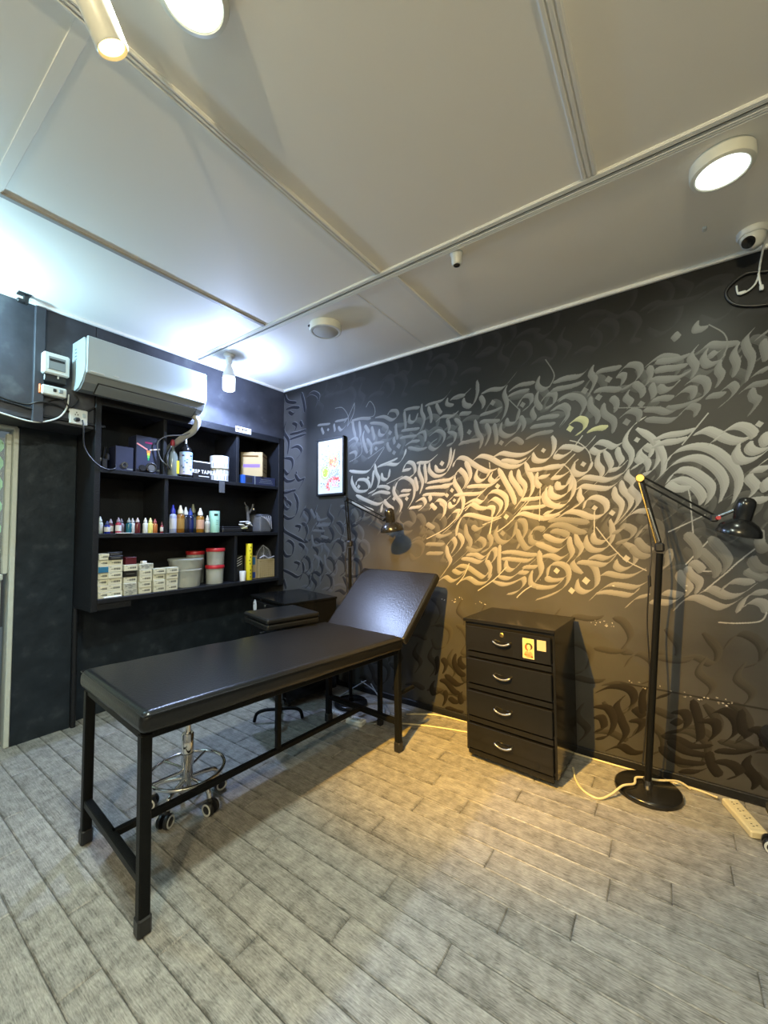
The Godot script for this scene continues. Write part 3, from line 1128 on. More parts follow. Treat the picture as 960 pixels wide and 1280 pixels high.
	stroke([2614, 1017, 2614, 965, 2659, 945, 2713, 986, 2721, 1044, 2703, 1102, 2664, 1123])
	diamond(2661, 1013, 24)
	diamond(2581, 948, 21)
	stroke([2616, 1120, 2650, 1121, 2703, 1116, 2768, 1113, 2820, 1172])
	stroke([2678, 1144, 2718, 1157, 2769, 1148, 2829, 1181])
	stroke([2727, 1039, 2767, 1063, 2829, 1052, 2890, 1055, 2958, 1098])
	stroke([2678, 901, 2738, 966, 2790, 1000, 2852, 998, 2912, 994, 2960, 1025])
	stroke([2712, 944, 2764, 955, 2826, 952, 2887, 948, 2924, 989])
	stroke([2819, 1142, 2818, 1108, 2854, 1088, 2903, 1119, 2917, 1168, 2901, 1209, 2853, 1244])
	diamond(2870, 1151, 21)
	stroke([2668, 1278, 2667, 1234, 2699, 1196, 2757, 1199, 2797, 1243, 2806, 1300, 2794, 1372])
	stroke([2701, 1293, 2713, 1249, 2759, 1241, 2791, 1279])
	hair([2716, 1418, 2711, 1279])
	hair([2722, 1330, 2796, 1222, 2868, 1142, 2964, 1088])
	stroke([2427, 1285, 2485, 1253, 2543, 1247, 2573, 1286])
	stroke([2380, 1230, 2440, 1206, 2505, 1186, 2563, 1233])
	stroke([2416, 1151, 2468, 1154, 2519, 1136, 2570, 1172])
	stroke([2394, 1183, 2400, 1112, 2408, 1050, 2382, 998])
	stroke([2861, 879, 2910, 933, 2971, 954])
	pen("d1", 0.046)
	stroke([2427, 1297, 2472, 1340, 2545, 1341, 2614, 1308, 2668, 1292])
	stroke([2458, 1371, 2531, 1377, 2616, 1368, 2683, 1352])
	stroke([2472, 1309, 2530, 1301, 2572, 1278])
	stroke([2920, 1269, 2956, 1326, 3005, 1334])
	stroke([2919, 1264, 2953, 1216, 2993, 1196])
	stroke([2855, 1343, 2909, 1307, 2885, 1258, 2822, 1239])
	stroke([2894, 1216, 2929, 1174, 2978, 1162])
	stroke([2811, 1300, 2848, 1307, 2855, 1343])
	pen("g1", 0.034)
	hair([780, 2257, 826, 2297, 901, 2412])
	hair([871, 2266, 973, 2272, 1100, 2262, 1114, 2327, 1066, 2392, 1024, 2349])
	stroke([841, 2236, 874, 2254, 888, 2182, 912, 2110])
	stroke([871, 2260, 973, 2263, 1072, 2242])
	stroke([947, 2242, 961, 2160, 958, 2104])
	hair([958, 2104, 972, 1966, 840, 1906])
	stroke([1009, 2198, 1058, 2129])
	stroke([1001, 2152, 987, 2100, 1004, 2030, 1036, 1958])
	stroke([1029, 2083, 1078, 2009, 1043, 1969])
	stroke([1079, 2176, 1099, 2117, 1110, 2061])
	stroke([1065, 2210, 1181, 2183, 1249, 2137])
	stroke([1156, 2142, 1161, 2098, 1207, 2089, 1249, 2139])
	diamond(1266, 2099, 22)
	stroke([1120, 2245, 1208, 2238, 1286, 2198, 1340, 2222, 1325, 2265, 1263, 2273, 1247, 2246])
	stroke([1321, 2160, 1323, 2096, 1338, 2035])
	stroke([1235, 2022, 1248, 1977, 1274, 1947])
	stroke([1298, 2057, 1310, 2002])
	diamond(1348, 1981, 25)
	diamond(1303, 1933, 21)
	diamond(1126, 1987, 20)
	stroke([1077, 1942, 1085, 2025, 1206, 2028])
	hair([1042, 1913, 1206, 1993])
	stroke([1400, 2248, 1407, 2189, 1414, 2109])
	stroke([1400, 2259, 1486, 2259, 1539, 2250])
	stroke([1449, 2214, 1448, 2161, 1496, 2151, 1523, 2211])
	stroke([1559, 2277, 1558, 2215, 1581, 2150, 1543, 2074, 1459, 2003])
	stroke([1614, 2246, 1636, 2182, 1641, 2120])
	stroke([1591, 2259, 1648, 2265, 1737, 2274, 1803, 2330])
	stroke([1682, 2254, 1706, 2200, 1725, 2174])
	stroke([1772, 2277, 1772, 2237, 1822, 2216])
	stroke([1813, 2274, 1886, 2269, 1957, 2312])
	stroke([1898, 2252, 1910, 2211, 1955, 2193])
	stroke([1374, 2099, 1460, 2095, 1537, 2090])
	stroke([1361, 2043, 1435, 2043, 1513, 2037])
	stroke([1410, 1978, 1471, 2000, 1536, 1993])
	stroke([1434, 1959, 1529, 1930, 1599, 1934])
	stroke([1623, 2020, 1690, 2052, 1745, 2015, 1733, 1957, 1666, 1914, 1622, 1951, 1690, 1993])
	stroke([1680, 2122, 1736, 2150, 1821, 2140, 1855, 2168])
	stroke([1768, 2129, 1788, 2067, 1779, 2029])
	stroke([1777, 2030, 1832, 2002, 1818, 1946, 1765, 1931])
	stroke([1831, 2119, 1872, 2074, 1884, 2005, 1881, 1947])
	stroke([1873, 2151, 1955, 2138])
	diamond(1942, 2006, 21)
	stroke([1870, 1939, 1951, 1933])
	stroke([1507, 2046, 1577, 2059, 1590, 1986])
	stroke([833, 2086, 900, 2106, 929, 2073, 885, 2033])
	stroke([840, 1981, 900, 1985, 914, 1949, 870, 1908])
	pen("m", 0.036)
	stroke([1138, 1835, 1231, 1849, 1334, 1837, 1397, 1896, 1412, 1947])
	stroke([1138, 1835, 1244, 1859, 1334, 1882])
	stroke([840, 1831, 928, 1811, 1042, 1807, 1111, 1872, 1206, 1982])
	stroke([913, 1699, 928, 1741, 1013, 1737, 1055, 1689, 1027, 1647, 927, 1651, 869, 1725, 869, 1782])
	diamond(1042, 1751, 16)
	diamond(942, 1686, 20)
	stroke([1111, 1861, 1124, 1794, 1154, 1726, 1123, 1652, 1041, 1621])
	stroke([1097, 1808, 1090, 1731, 1069, 1666])
	stroke([1137, 1673, 1217, 1667, 1258, 1643])
	stroke([1082, 1608, 1164, 1628, 1262, 1609])
	stroke([1178, 1779, 1191, 1732, 1243, 1730, 1259, 1804])
	stroke([913, 1617, 1013, 1570, 1136, 1529, 1203, 1550])
	stroke([869, 1565, 970, 1516, 1095, 1478])
	stroke([1383, 1780, 1421, 1841, 1481, 1823, 1492, 1752, 1419, 1714])
	stroke([1383, 1782, 1456, 1786])
	stroke([1307, 1630, 1333, 1700, 1407, 1725, 1482, 1670, 1480, 1568, 1429, 1488])
	stroke([1294, 1662, 1306, 1598, 1368, 1521, 1355, 1459])
	hair([1230, 1688, 1383, 1740])
	stroke([1369, 1626, 1455, 1621])
	stroke([1344, 1585, 1442, 1590])
	diamond(1300, 1567, 19)
	diamond(1418, 1561, 19)
	stroke([1203, 1561, 1229, 1525, 1295, 1480])
	stroke([1176, 1465, 1189, 1529, 1268, 1589])
	stroke([1441, 1487, 1548, 1494])
	stroke([1501, 1534, 1560, 1554, 1582, 1510, 1524, 1464])
	stroke([1511, 1832, 1575, 1825, 1620, 1829, 1688, 1873])
	stroke([1534, 1819, 1530, 1759, 1561, 1675, 1537, 1593])
	stroke([1577, 1815, 1587, 1733, 1591, 1671])
	stroke([1492, 1721, 1509, 1658, 1516, 1617])
	stroke([1620, 1821, 1620, 1761, 1675, 1714, 1751, 1727, 1795, 1791, 1828, 1896])
	stroke([1667, 1796, 1689, 1754, 1752, 1757, 1787, 1823, 1797, 1910])
	diamond(1725, 1805, 22)
	stroke([1596, 1670, 1707, 1678, 1793, 1681, 1846, 1719])
	stroke([1586, 1631, 1685, 1634, 1782, 1628])
	stroke([1560, 1582, 1640, 1583, 1749, 1572])
	stroke([1617, 1576, 1630, 1535])
	stroke([1616, 1469, 1684, 1536, 1748, 1504, 1737, 1448])
	stroke([1628, 1511, 1672, 1469])
	pen("g1", 0.040)
	stroke([1802, 2266, 1855, 2278, 1911, 2269])
	stroke([1897, 2233, 1917, 2199, 1967, 2189, 2006, 2269, 2003, 2359])
	stroke([2035, 2261, 2102, 2275, 2176, 2265, 2222, 2297, 2277, 2353])
	stroke([2213, 2279, 2194, 2231, 2212, 2155, 2191, 2077, 2154, 2036])
	stroke([2230, 2240, 2292, 2264, 2394, 2258])
	stroke([2220, 2206, 2291, 2220, 2355, 2216])
	stroke([2025, 2246, 2050, 2195, 2045, 2158])
	diamond(2115, 2182, 22)
	stroke([2023, 2113, 2100, 2119, 2174, 2135])
	stroke([1983, 2084, 2002, 1997, 2032, 1937, 2019, 1881])
	stroke([2022, 2067, 2089, 2058, 2158, 2047])
	stroke([2062, 2044, 2089, 1975, 2058, 1894])
	stroke([2119, 2035, 2134, 1959, 2135, 1896])
	stroke([2172, 2035, 2162, 1974, 2215, 1937, 2277, 1966, 2301, 2041])
	stroke([2205, 2057, 2217, 2019, 2270, 2027, 2291, 2105])
	hair([2291, 2105, 2220, 2189])
	diamond(1942, 2006, 21)
	diamond(2169, 1900, 20)
	diamond(2315, 2131, 21)
	stroke([1864, 2056, 1883, 1993])
	stroke([1860, 1929, 1931, 1939, 2015, 1939])
	stroke([2281, 2123, 2316, 2180, 2367, 2177, 2366, 2126, 2314, 2090])
	stroke([2409, 2196, 2400, 2137, 2433, 2078])
	stroke([2432, 2129, 2465, 2166, 2514, 2156, 2504, 2100, 2455, 2082])
	stroke([2382, 2106, 2373, 2073, 2393, 2022])
	stroke([2420, 2293, 2410, 2239, 2444, 2204, 2483, 2213])
	hair([2483, 2213, 2513, 2285, 2463, 2395])
	stroke([2515, 2240, 2569, 2250, 2637, 2244])
	stroke([2490, 2186, 2560, 2188, 2636, 2189])
	stroke([2528, 2120, 2582, 2136, 2634, 2107])
	stroke([2487, 2060, 2534, 2078, 2580, 2053, 2580, 1995, 2539, 1950])
	stroke([2405, 2022, 2462, 2026, 2533, 2018])
	stroke([2363, 1977, 2429, 1976, 2509, 1973])
	stroke([2332, 1905, 2411, 1927, 2496, 1925])
	stroke([2297, 2058, 2321, 2003, 2313, 1960])
	stroke([2196, 1877, 2259, 1913, 2312, 1873])
	stroke([1858, 2163, 1800, 2134, 1779, 2128])
	stroke([1873, 2146, 1954, 2137])
	pen("g1", 0.044)
	stroke([2507, 2239, 2585, 2243, 2659, 2243, 2698, 2271])
	stroke([2498, 2193, 2591, 2190, 2677, 2200])
	stroke([2727, 2288, 2717, 2246, 2739, 2193, 2700, 2111])
	diamond(2683, 2148, 23)
	diamond(2810, 2189, 22)
	diamond(2756, 2093, 22)
	diamond(2893, 1924, 23)
	diamond(2966, 2014, 20)
	stroke([2535, 2110, 2589, 2134, 2650, 2112, 2678, 2060, 2653, 1999])
	stroke([2503, 2063, 2558, 2082, 2589, 2035, 2539, 1958])
	stroke([2746, 2246, 2802, 2248, 2872, 2243])
	stroke([2862, 2211, 2902, 2249, 2955, 2235, 2966, 2187, 2925, 2136, 2872, 2115])
	stroke([2855, 2202, 2887, 2191, 2880, 2146])
	stroke([2736, 2136, 2792, 2134, 2869, 2113])
	stroke([2708, 2103, 2712, 2045, 2748, 1991, 2745, 1940])
	stroke([2776, 2050, 2781, 1993, 2829, 1938, 2826, 1873])
	stroke([2905, 2101, 2891, 2067, 2917, 2031, 2902, 2002])
	stroke([2932, 2143, 2970, 2096, 2975, 2054])
	stroke([2818, 2081, 2845, 2044, 2842, 1994])
	stroke([2861, 1955, 2908, 1985, 2952, 1964, 2951, 1917])
	stroke([3003, 2217, 3016, 2177, 3001, 2128, 2981, 2108])
	stroke([2991, 2220, 3041, 2253, 3083, 2255, 3147, 2227])
	stroke([3033, 2193, 3081, 2189, 3145, 2174])
	stroke([3013, 2143, 3080, 2131, 3144, 2118])
	stroke([3013, 2117, 3024, 2070, 3024, 2039])
	stroke([3050, 2102, 3067, 2067, 3107, 2074, 3139, 2105])
	stroke([3016, 2026, 3065, 2028, 3109, 2017])
	stroke([2978, 1980, 3033, 1970, 3086, 1946, 3136, 1962])
	stroke([2982, 1927, 3043, 1910, 3102, 1900, 3138, 1924])
	hair([2829, 2016, 3057, 1982])
	pen("y", 0.044)
	diamond(2596, 1931, 23)
	stroke([2593, 1960, 2638, 1985, 2681, 1962, 2673, 1915, 2628, 1888])
	stroke([2694, 1900, 2744, 1911, 2794, 1905])
	pen("g1", 0.046)
	stroke([3041, 2239, 3093, 2226, 3144, 2226, 3184, 2234])
	stroke([3039, 2186, 3097, 2182, 3174, 2180])
	stroke([3038, 2135, 3115, 2121, 3187, 2146])
	stroke([3047, 2101, 3073, 2069, 3109, 2075, 3135, 2107])
	stroke([3220, 2275, 3190, 2227, 3212, 2165, 3195, 2110])
	stroke([3221, 2234, 3263, 2268, 3318, 2254, 3385, 2242])
	stroke([3258, 2246, 3243, 2207, 3260, 2164, 3301, 2168, 3325, 2197])
	hair([3325, 2197, 3342, 2248, 3329, 2312, 3271, 2375])
	stroke([3271, 2224, 3289, 2207, 3313, 2226])
	stroke([3382, 2243, 3362, 2194, 3374, 2138, 3362, 2080])
	stroke([3440, 2300, 3409, 2259, 3416, 2204, 3431, 2147, 3407, 2044])
	stroke([3306, 2172, 3300, 2131, 3314, 2092, 3293, 2041])
	stroke([3451, 2247, 3481, 2268, 3493, 2270])
	stroke([3472, 2235, 3478, 2182, 3485, 2133])
	stroke([3165, 2081, 3205, 2104, 3248, 2082, 3255, 2032, 3225, 1993, 3136, 1967, 3080, 1977])
	stroke([3125, 2030, 3164, 2056, 3198, 2044, 3196, 1999])
	stroke([3310, 2019, 3347, 2042, 3365, 2009, 3336, 1967, 3299, 1937])
	stroke([3254, 2000, 3291, 1999, 3320, 1994])
	stroke([3381, 1993, 3417, 2020, 3460, 2023, 3485, 2019])
	stroke([3422, 2003, 3428, 1961, 3445, 1935, 3410, 1874])
	stroke([3432, 2070, 3462, 2086, 3487, 2087])
	stroke([3135, 1923, 3171, 1960, 3209, 1948, 3203, 1906])
	stroke([3219, 2401, 3219, 2363, 3263, 2356])
	stroke([3123, 2366, 3142, 2335])
	pen("k", 0.060)
	stroke([2697, 373, 2780, 425, 2867, 424, 2884, 363, 2835, 307])
	stroke([2837, 384, 2797, 320, 2824, 239, 2841, 178, 2795, 94])
	stroke([2862, 258, 2919, 264, 2899, 205, 2850, 157])
	stroke([2883, 330, 2929, 293])
	stroke([2685, 291, 2756, 297, 2784, 228, 2752, 142, 2690, 111])
	stroke([2688, 235, 2724, 233, 2733, 181, 2691, 156])
	stroke([2740, 58, 2810, 104, 2867, 86, 2919, 99])
	stroke([2933, 449, 2922, 382, 2929, 315])
	stroke([2986, 408, 3049, 443])
	stroke([3055, 351, 3106, 362, 3121, 317, 3095, 269, 3025, 238])
	stroke([3058, 311, 3091, 297])
	stroke([3141, 434, 3163, 348, 3170, 250, 3143, 220])
	stroke([3163, 333, 3227, 345, 3235, 298, 3208, 249])
	stroke([3188, 353, 3252, 410, 3305, 385, 3311, 319, 3262, 255])
	stroke([3330, 430, 3333, 344, 3355, 312, 3308, 268])
	stroke([3362, 352, 3405, 343, 3411, 282])
	stroke([3008, 222, 3076, 213, 3134, 198, 3215, 222])
	stroke([3033, 199, 3117, 164, 3217, 175])
	stroke([2997, 157, 3065, 107, 3184, 123])
	stroke([3080, 59, 3146, 73, 3192, 108])
	stroke([3198, 189, 3213, 125, 3243, 84])
	stroke([3230, 209, 3306, 220, 3377, 253])
	stroke([3352, 217, 3341, 166, 3377, 113, 3367, 67])
	stroke([3228, 157, 3289, 157, 3319, 121, 3272, 84])
	stroke([2718, -2, 2808, 16, 2884, 18])
	pen("k", 0.055)
	stroke([1659, 398, 1672, 330, 1657, 268])
	stroke([1705, 393, 1738, 354, 1717, 291])
	stroke([1808, 441, 1802, 377, 1837, 322, 1883, 302])
	stroke([1845, 430, 1846, 385, 1884, 352])
	stroke([1690, 240, 1742, 229, 1792, 182, 1836, 169])
	stroke([1730, 283, 1786, 249, 1830, 230, 1882, 258])
	stroke([1637, 218, 1617, 168, 1642, 126, 1708, 164])
	stroke([1721, 166, 1735, 125, 1714, 62])
	stroke([1759, 129, 1803, 107, 1843, 115])
	stroke([1849, 185, 1841, 149, 1860, 108])
	stroke([1733, 55, 1802, 45, 1861, 47])
	pen("c", 0.040)
	stroke([15, 2653, 52, 2584, 176, 2548])
	stroke([244, 2631, 279, 2528, 296, 2439])
	stroke([34, 2510, 123, 2513, 219, 2491])
	stroke([70, 2479, 124, 2445, 162, 2465])
	stroke([35, 2388, -1, 2294, 72, 2185, 55, 2062])
	stroke([124, 2359, 180, 2328, 160, 2280])
	stroke([229, 2357, 263, 2303])
	stroke([89, 2254, 195, 2253, 305, 2264])
	stroke([90, 2205, 305, 2225])
	stroke([108, 2117, 195, 2121, 250, 2066, 179, 2000])
	stroke([1, 2031, 109, 2007, 127, 1935, 56, 1866, 2, 1920])
	stroke([-16, 1847, 57, 1795, 162, 1811, 179, 1880])
	stroke([162, 1857, 214, 1795, 282, 1800, 214, 1710])
	stroke([-52, 1702, 57, 1698, 172, 1703])
	stroke([4, 1649, 58, 1576, 5, 1515])
	stroke([180, 1640, 198, 1520])
	stroke([320, 2580, 395, 2601, 475, 2549, 443, 2462])
	pen("c", 0.040)
	stroke([-49, 1700, 36, 1686, 143, 1704])
	stroke([-15, 1664, -14, 1586, 54, 1524, 103, 1567, 36, 1615])
	stroke([151, 1677, 203, 1576, 169, 1464, 71, 1433, -30, 1481])
	stroke([-13, 1412, 5, 1323, 138, 1265, 288, 1211])
	stroke([169, 1365, 233, 1353, 217, 1309])
	stroke([23, 1196, 72, 1222, 141, 1178, 122, 1089, 40, 1073, -11, 1139])
	stroke([218, 1199, 284, 1159, 250, 1113])
	stroke([155, 1022, 222, 1005, 187, 946])
	stroke([-26, 946, 107, 909, 204, 882, 282, 940, 266, 1026])
	stroke([8, 847, 46, 760])
	pen("n", 0.040)
	stroke([447, 1362, 605, 1362])
	stroke([402, 1319, 548, 1310])
	stroke([446, 1479, 476, 1414, 584, 1427])
	stroke([387, 1277, 420, 1183, 548, 1204])
	stroke([417, 1098, 476, 1047, 462, 973])
	stroke([548, 1102, 563, 999, 619, 950])
	stroke([505, 1268, 591, 1248])
	stroke([371, 1515, 432, 1428])
	hair([661, 1366, 729, 1290, 808, 1260])
	hair([874, 1369, 1012, 1435])
	pen("g1", 0.030)
	stroke([660, 2265, 675, 2195])
	stroke([675, 2285, 763, 2282, 820, 2283])
	stroke([712, 2234, 748, 2195, 806, 2231])
	hair([675, 2403, 763, 2392, 828, 2304, 820, 2217])
	hair([827, 2227, 891, 2326, 898, 2411])
	stroke([507, 2254, 538, 2192])
	diamond(592, 2224, 16)
	stroke([460, 2285, 615, 2272])


# ------------------------------------------------------------------ things on the ceiling
func ceiling_things() -> void:
	panel_light(Vector3(2.14, H, 2.145), 0.088, true, "bright round ceiling light beside the white spot tube, at the top edge")
	panel_light(Vector3(3.275, H, 0.725), 0.099, true, "bright round ceiling light over the right floor lamp, beyond the long batten")
	panel_light(Vector3(1.225, H, 0.70), 0.107, false, "round ceiling light that is switched off, near the glowing bulb")
	bulb(Vector3(0.30, H, 0.81), "glowing white bulb hanging from the ceiling beside the air conditioner")
	bulb(Vector3(3.30, H, 3.90), "unseen bulb added behind the camera to brighten the ceiling")  # out of view, added only for its light on the ceiling
	bulb(Vector3(0.15, H, 2.42), "glowing white bulb hanging from the ceiling over the door end of the room")
	# spot tube
	var dir := Vector3(0.02, -0.88, -0.47).normalized()
	var t := thing("spot_lamp", "white tube spot with a warm glowing face at the upper left edge", "spotlight", Vector3(SPOT_AT.x, H, 2.44))
	var z := -dir
	var x := Vector3.UP.cross(z).normalized()
	var b := Basis(x, z, x.cross(z))
	var o := SPOT_AT - t.position
	var s := g().at(Transform3D(b, o))
	s.lathe([Vector2(0.026, 0.006), Vector2(0.031, 0.0), Vector2(0.033, 0.003), Vector2(0.033, 0.20), Vector2(0.030, 0.205), Vector2(0.0, 0.205)], 28)
	piece(t, "housing", s, M.white_plastic)
	s = g().at(Transform3D(b, o))
	s.lathe([Vector2(0.0, 0.004), Vector2(0.027, 0.005), Vector2(0.027, 0.012), Vector2(0.0, 0.012)], 24)
	piece(t, "lens", s, M.spot_glow, "glowing warm lens")
	var top := o - dir * 0.16
	piece(t, "arm", g().bar(top, Vector3(top.x, -0.02, top.z), 0.016), M.white_plastic)
	piece(t, "mount", g().lathe([Vector2(0.0, -0.026), Vector2(0.040, -0.026), Vector2(0.045, -0.02), Vector2(0.045, 0.0), Vector2(0.0, 0.0)], 24, Vector3(top.x, -0.009, top.z)), M.white_plastic)
	# small round camera by the long batten, dome camera over the mural, hook on the left
	t = thing("mini_camera", "small white ceiling camera with a dark lens just beyond the long batten", "camera", Vector3(2.246, H, 0.835))
	piece(t, "body", g().lathe([Vector2(0.0, -0.062), Vector2(0.020, -0.062), Vector2(0.026, -0.052), Vector2(0.027, -0.02), Vector2(0.032, -0.008), Vector2(0.032, 0), Vector2(0.0, 0)], 20), M.white_plastic)
	piece(t, "lens", g().lathe([Vector2(0.0, -0.066), Vector2(0.015, -0.064), Vector2(0.017, -0.06), Vector2(0.0, -0.06)], 16), M.black_gloss)
	t = thing("dome_camera", "white dome camera with a black eye under the ceiling at the right edge", "camera", Vector3(3.43, H, 0.17))
	piece(t, "base", g().lathe([Vector2(0.0, -0.028), Vector2(0.052, -0.028), Vector2(0.058, -0.02), Vector2(0.058, 0), Vector2(0.0, 0)], 28), M.white_plastic)
	var eye := Vector3(-0.42, -0.62, 0.66).normalized()
	piece(t, "dome", g().lathe([Vector2(0.0, -0.085), Vector2(0.020, -0.082), Vector2(0.036, -0.07), Vector2(0.045, -0.05), Vector2(0.048, -0.03), Vector2(0.046, -0.022), Vector2(0.0, -0.022)], 28), M.white_plastic)
	var ex := Vector3.UP.cross(eye).normalized()
	s = g().at(Transform3D(Basis(ex, eye, ex.cross(eye)), Vector3(0, -0.036, 0)))
	s.lathe([Vector2(0.0, 0.0), Vector2(0.025, 0.0), Vector2(0.025, 0.052), Vector2(0.021, 0.056), Vector2(0.0, 0.053)], 24)
	piece(t, "lens", s, M.black_gloss, "black camera eye")
	var c := g()
	c.tube([Vector3(3.46, 2.668, 0.20), Vector3(3.475, 2.655, 0.13), Vector3(3.472, 2.60, 0.035), Vector3(3.466, 2.55, 0.02), Vector3(3.45, 2.51, 0.02), Vector3(3.42, 2.488, 0.018), Vector3(3.39, 2.487, 0.018), Vector3(3.384, 2.53, 0.02)], 0.0042, 8, true)
	c.tube([Vector3(3.466, 2.56, 0.024), Vector3(3.470, 2.52, 0.022), Vector3(3.475, 2.485, 0.02)], 0.005, 8)
	c.box(Vector3(3.475, 2.488, 0.02), Vector3(0.016, 0.026, 0.014), 0.003)
	c.box(Vector3(3.402, 2.489, 0.018), Vector3(0.034, 0.013, 0.012), 0.003)
	solo("camera_cable", c, M.white_plastic, "white cable pair hanging from the dome camera down the black wall", "cable")
	solo("black_cable", g().tube([Vector3(3.60, 2.60, 0.018), Vector3(3.52, 2.56, 0.02), Vector3(3.42, 2.58, 0.014), Vector3(3.345, 2.52, 0.010), Vector3(3.38, 2.44, 0.010), Vector3(3.50, 2.40, 0.014), Vector3(3.62, 2.41, 0.014)], 0.007, 8, true), M.black_plastic, "thick black cable loop on the wall under the dome camera", "cable")
	solo("cable_clip", g().box(Vector3(3.247, H - 0.006, 0.325), Vector3(0.016, 0.012, 0.030), 0.003), M.white_plastic, "tiny white clip on the ceiling left of the dome camera", "clip")
	t = thing("ceiling_hook", "small black bracket on the white bead above the left wall batten", "bracket", Vector3(0.06, H, 1.985))
	piece(t, "plate", g().box(Vector3(0, -0.004, 0), Vector3(0.05, 0.008, 0.06), 0.002), M.black_plastic)
	piece(t, "clamp", g().box(Vector3(0.0, -0.035, -0.008), Vector3(0.024, 0.05, 0.024), 0.004), M.black_plastic)
	piece(t, "knob", g().box(Vector3(0.006, -0.05, 0.016), Vector3(0.03, 0.022, 0.036), 0.006), M.black_plastic)


func panel_light(at: Vector3, r: float, lit: bool, label: String) -> void:
	var t := thing("panel_light", label, "ceiling light", at)
	piece(t, "rim", g().lathe([Vector2(r * 0.80, -0.049), Vector2(r * 0.84, -0.052), Vector2(r * 0.97, -0.048), Vector2(r, -0.038), Vector2(r, 0.0), Vector2(0.0, 0.0)], 40), M.panel_rim)
	piece(t, "diffuser", g().lathe([Vector2(0.0, -0.051), Vector2(r * 0.76, -0.0505), Vector2(r * 0.81, -0.047), Vector2(r * 0.81, -0.03), Vector2(0.0, -0.03)], 40), M.panel_glow if lit else M.diffuser, "glowing round face" if lit else "dull white face")
	if not lit:
		piece(t, "switch", g().box(Vector3(-r * 0.62, -0.02, r * 0.79), Vector3(0.02, 0.012, 0.014), 0.002), M.dark_slot)


func bulb(at: Vector3, label: String) -> void:
	var t := thing("light_bulb", label, "light bulb", at)
	piece(t, "socket", g().lathe([Vector2(0.020, -0.075), Vector2(0.024, -0.07), Vector2(0.024, -0.03), Vector2(0.040, -0.022), Vector2(0.042, 0.0), Vector2(0.0, 0.0)], 20), M.white_plastic)
	piece(t, "bulb_collar", g().lathe([Vector2(0.046, -0.185), Vector2(0.046, -0.165), Vector2(0.030, -0.12), Vector2(0.019, -0.095), Vector2(0.017, -0.070), Vector2(0.0, -0.070)], 24), M.white_plastic)
	piece(t, "bulb_glass", g().lathe([Vector2(0.0, -0.292), Vector2(0.036, -0.290), Vector2(0.046, -0.280), Vector2(0.047, -0.186), Vector2(0.0, -0.186)], 24), M.bulb_glow, "glowing drum of the bulb")


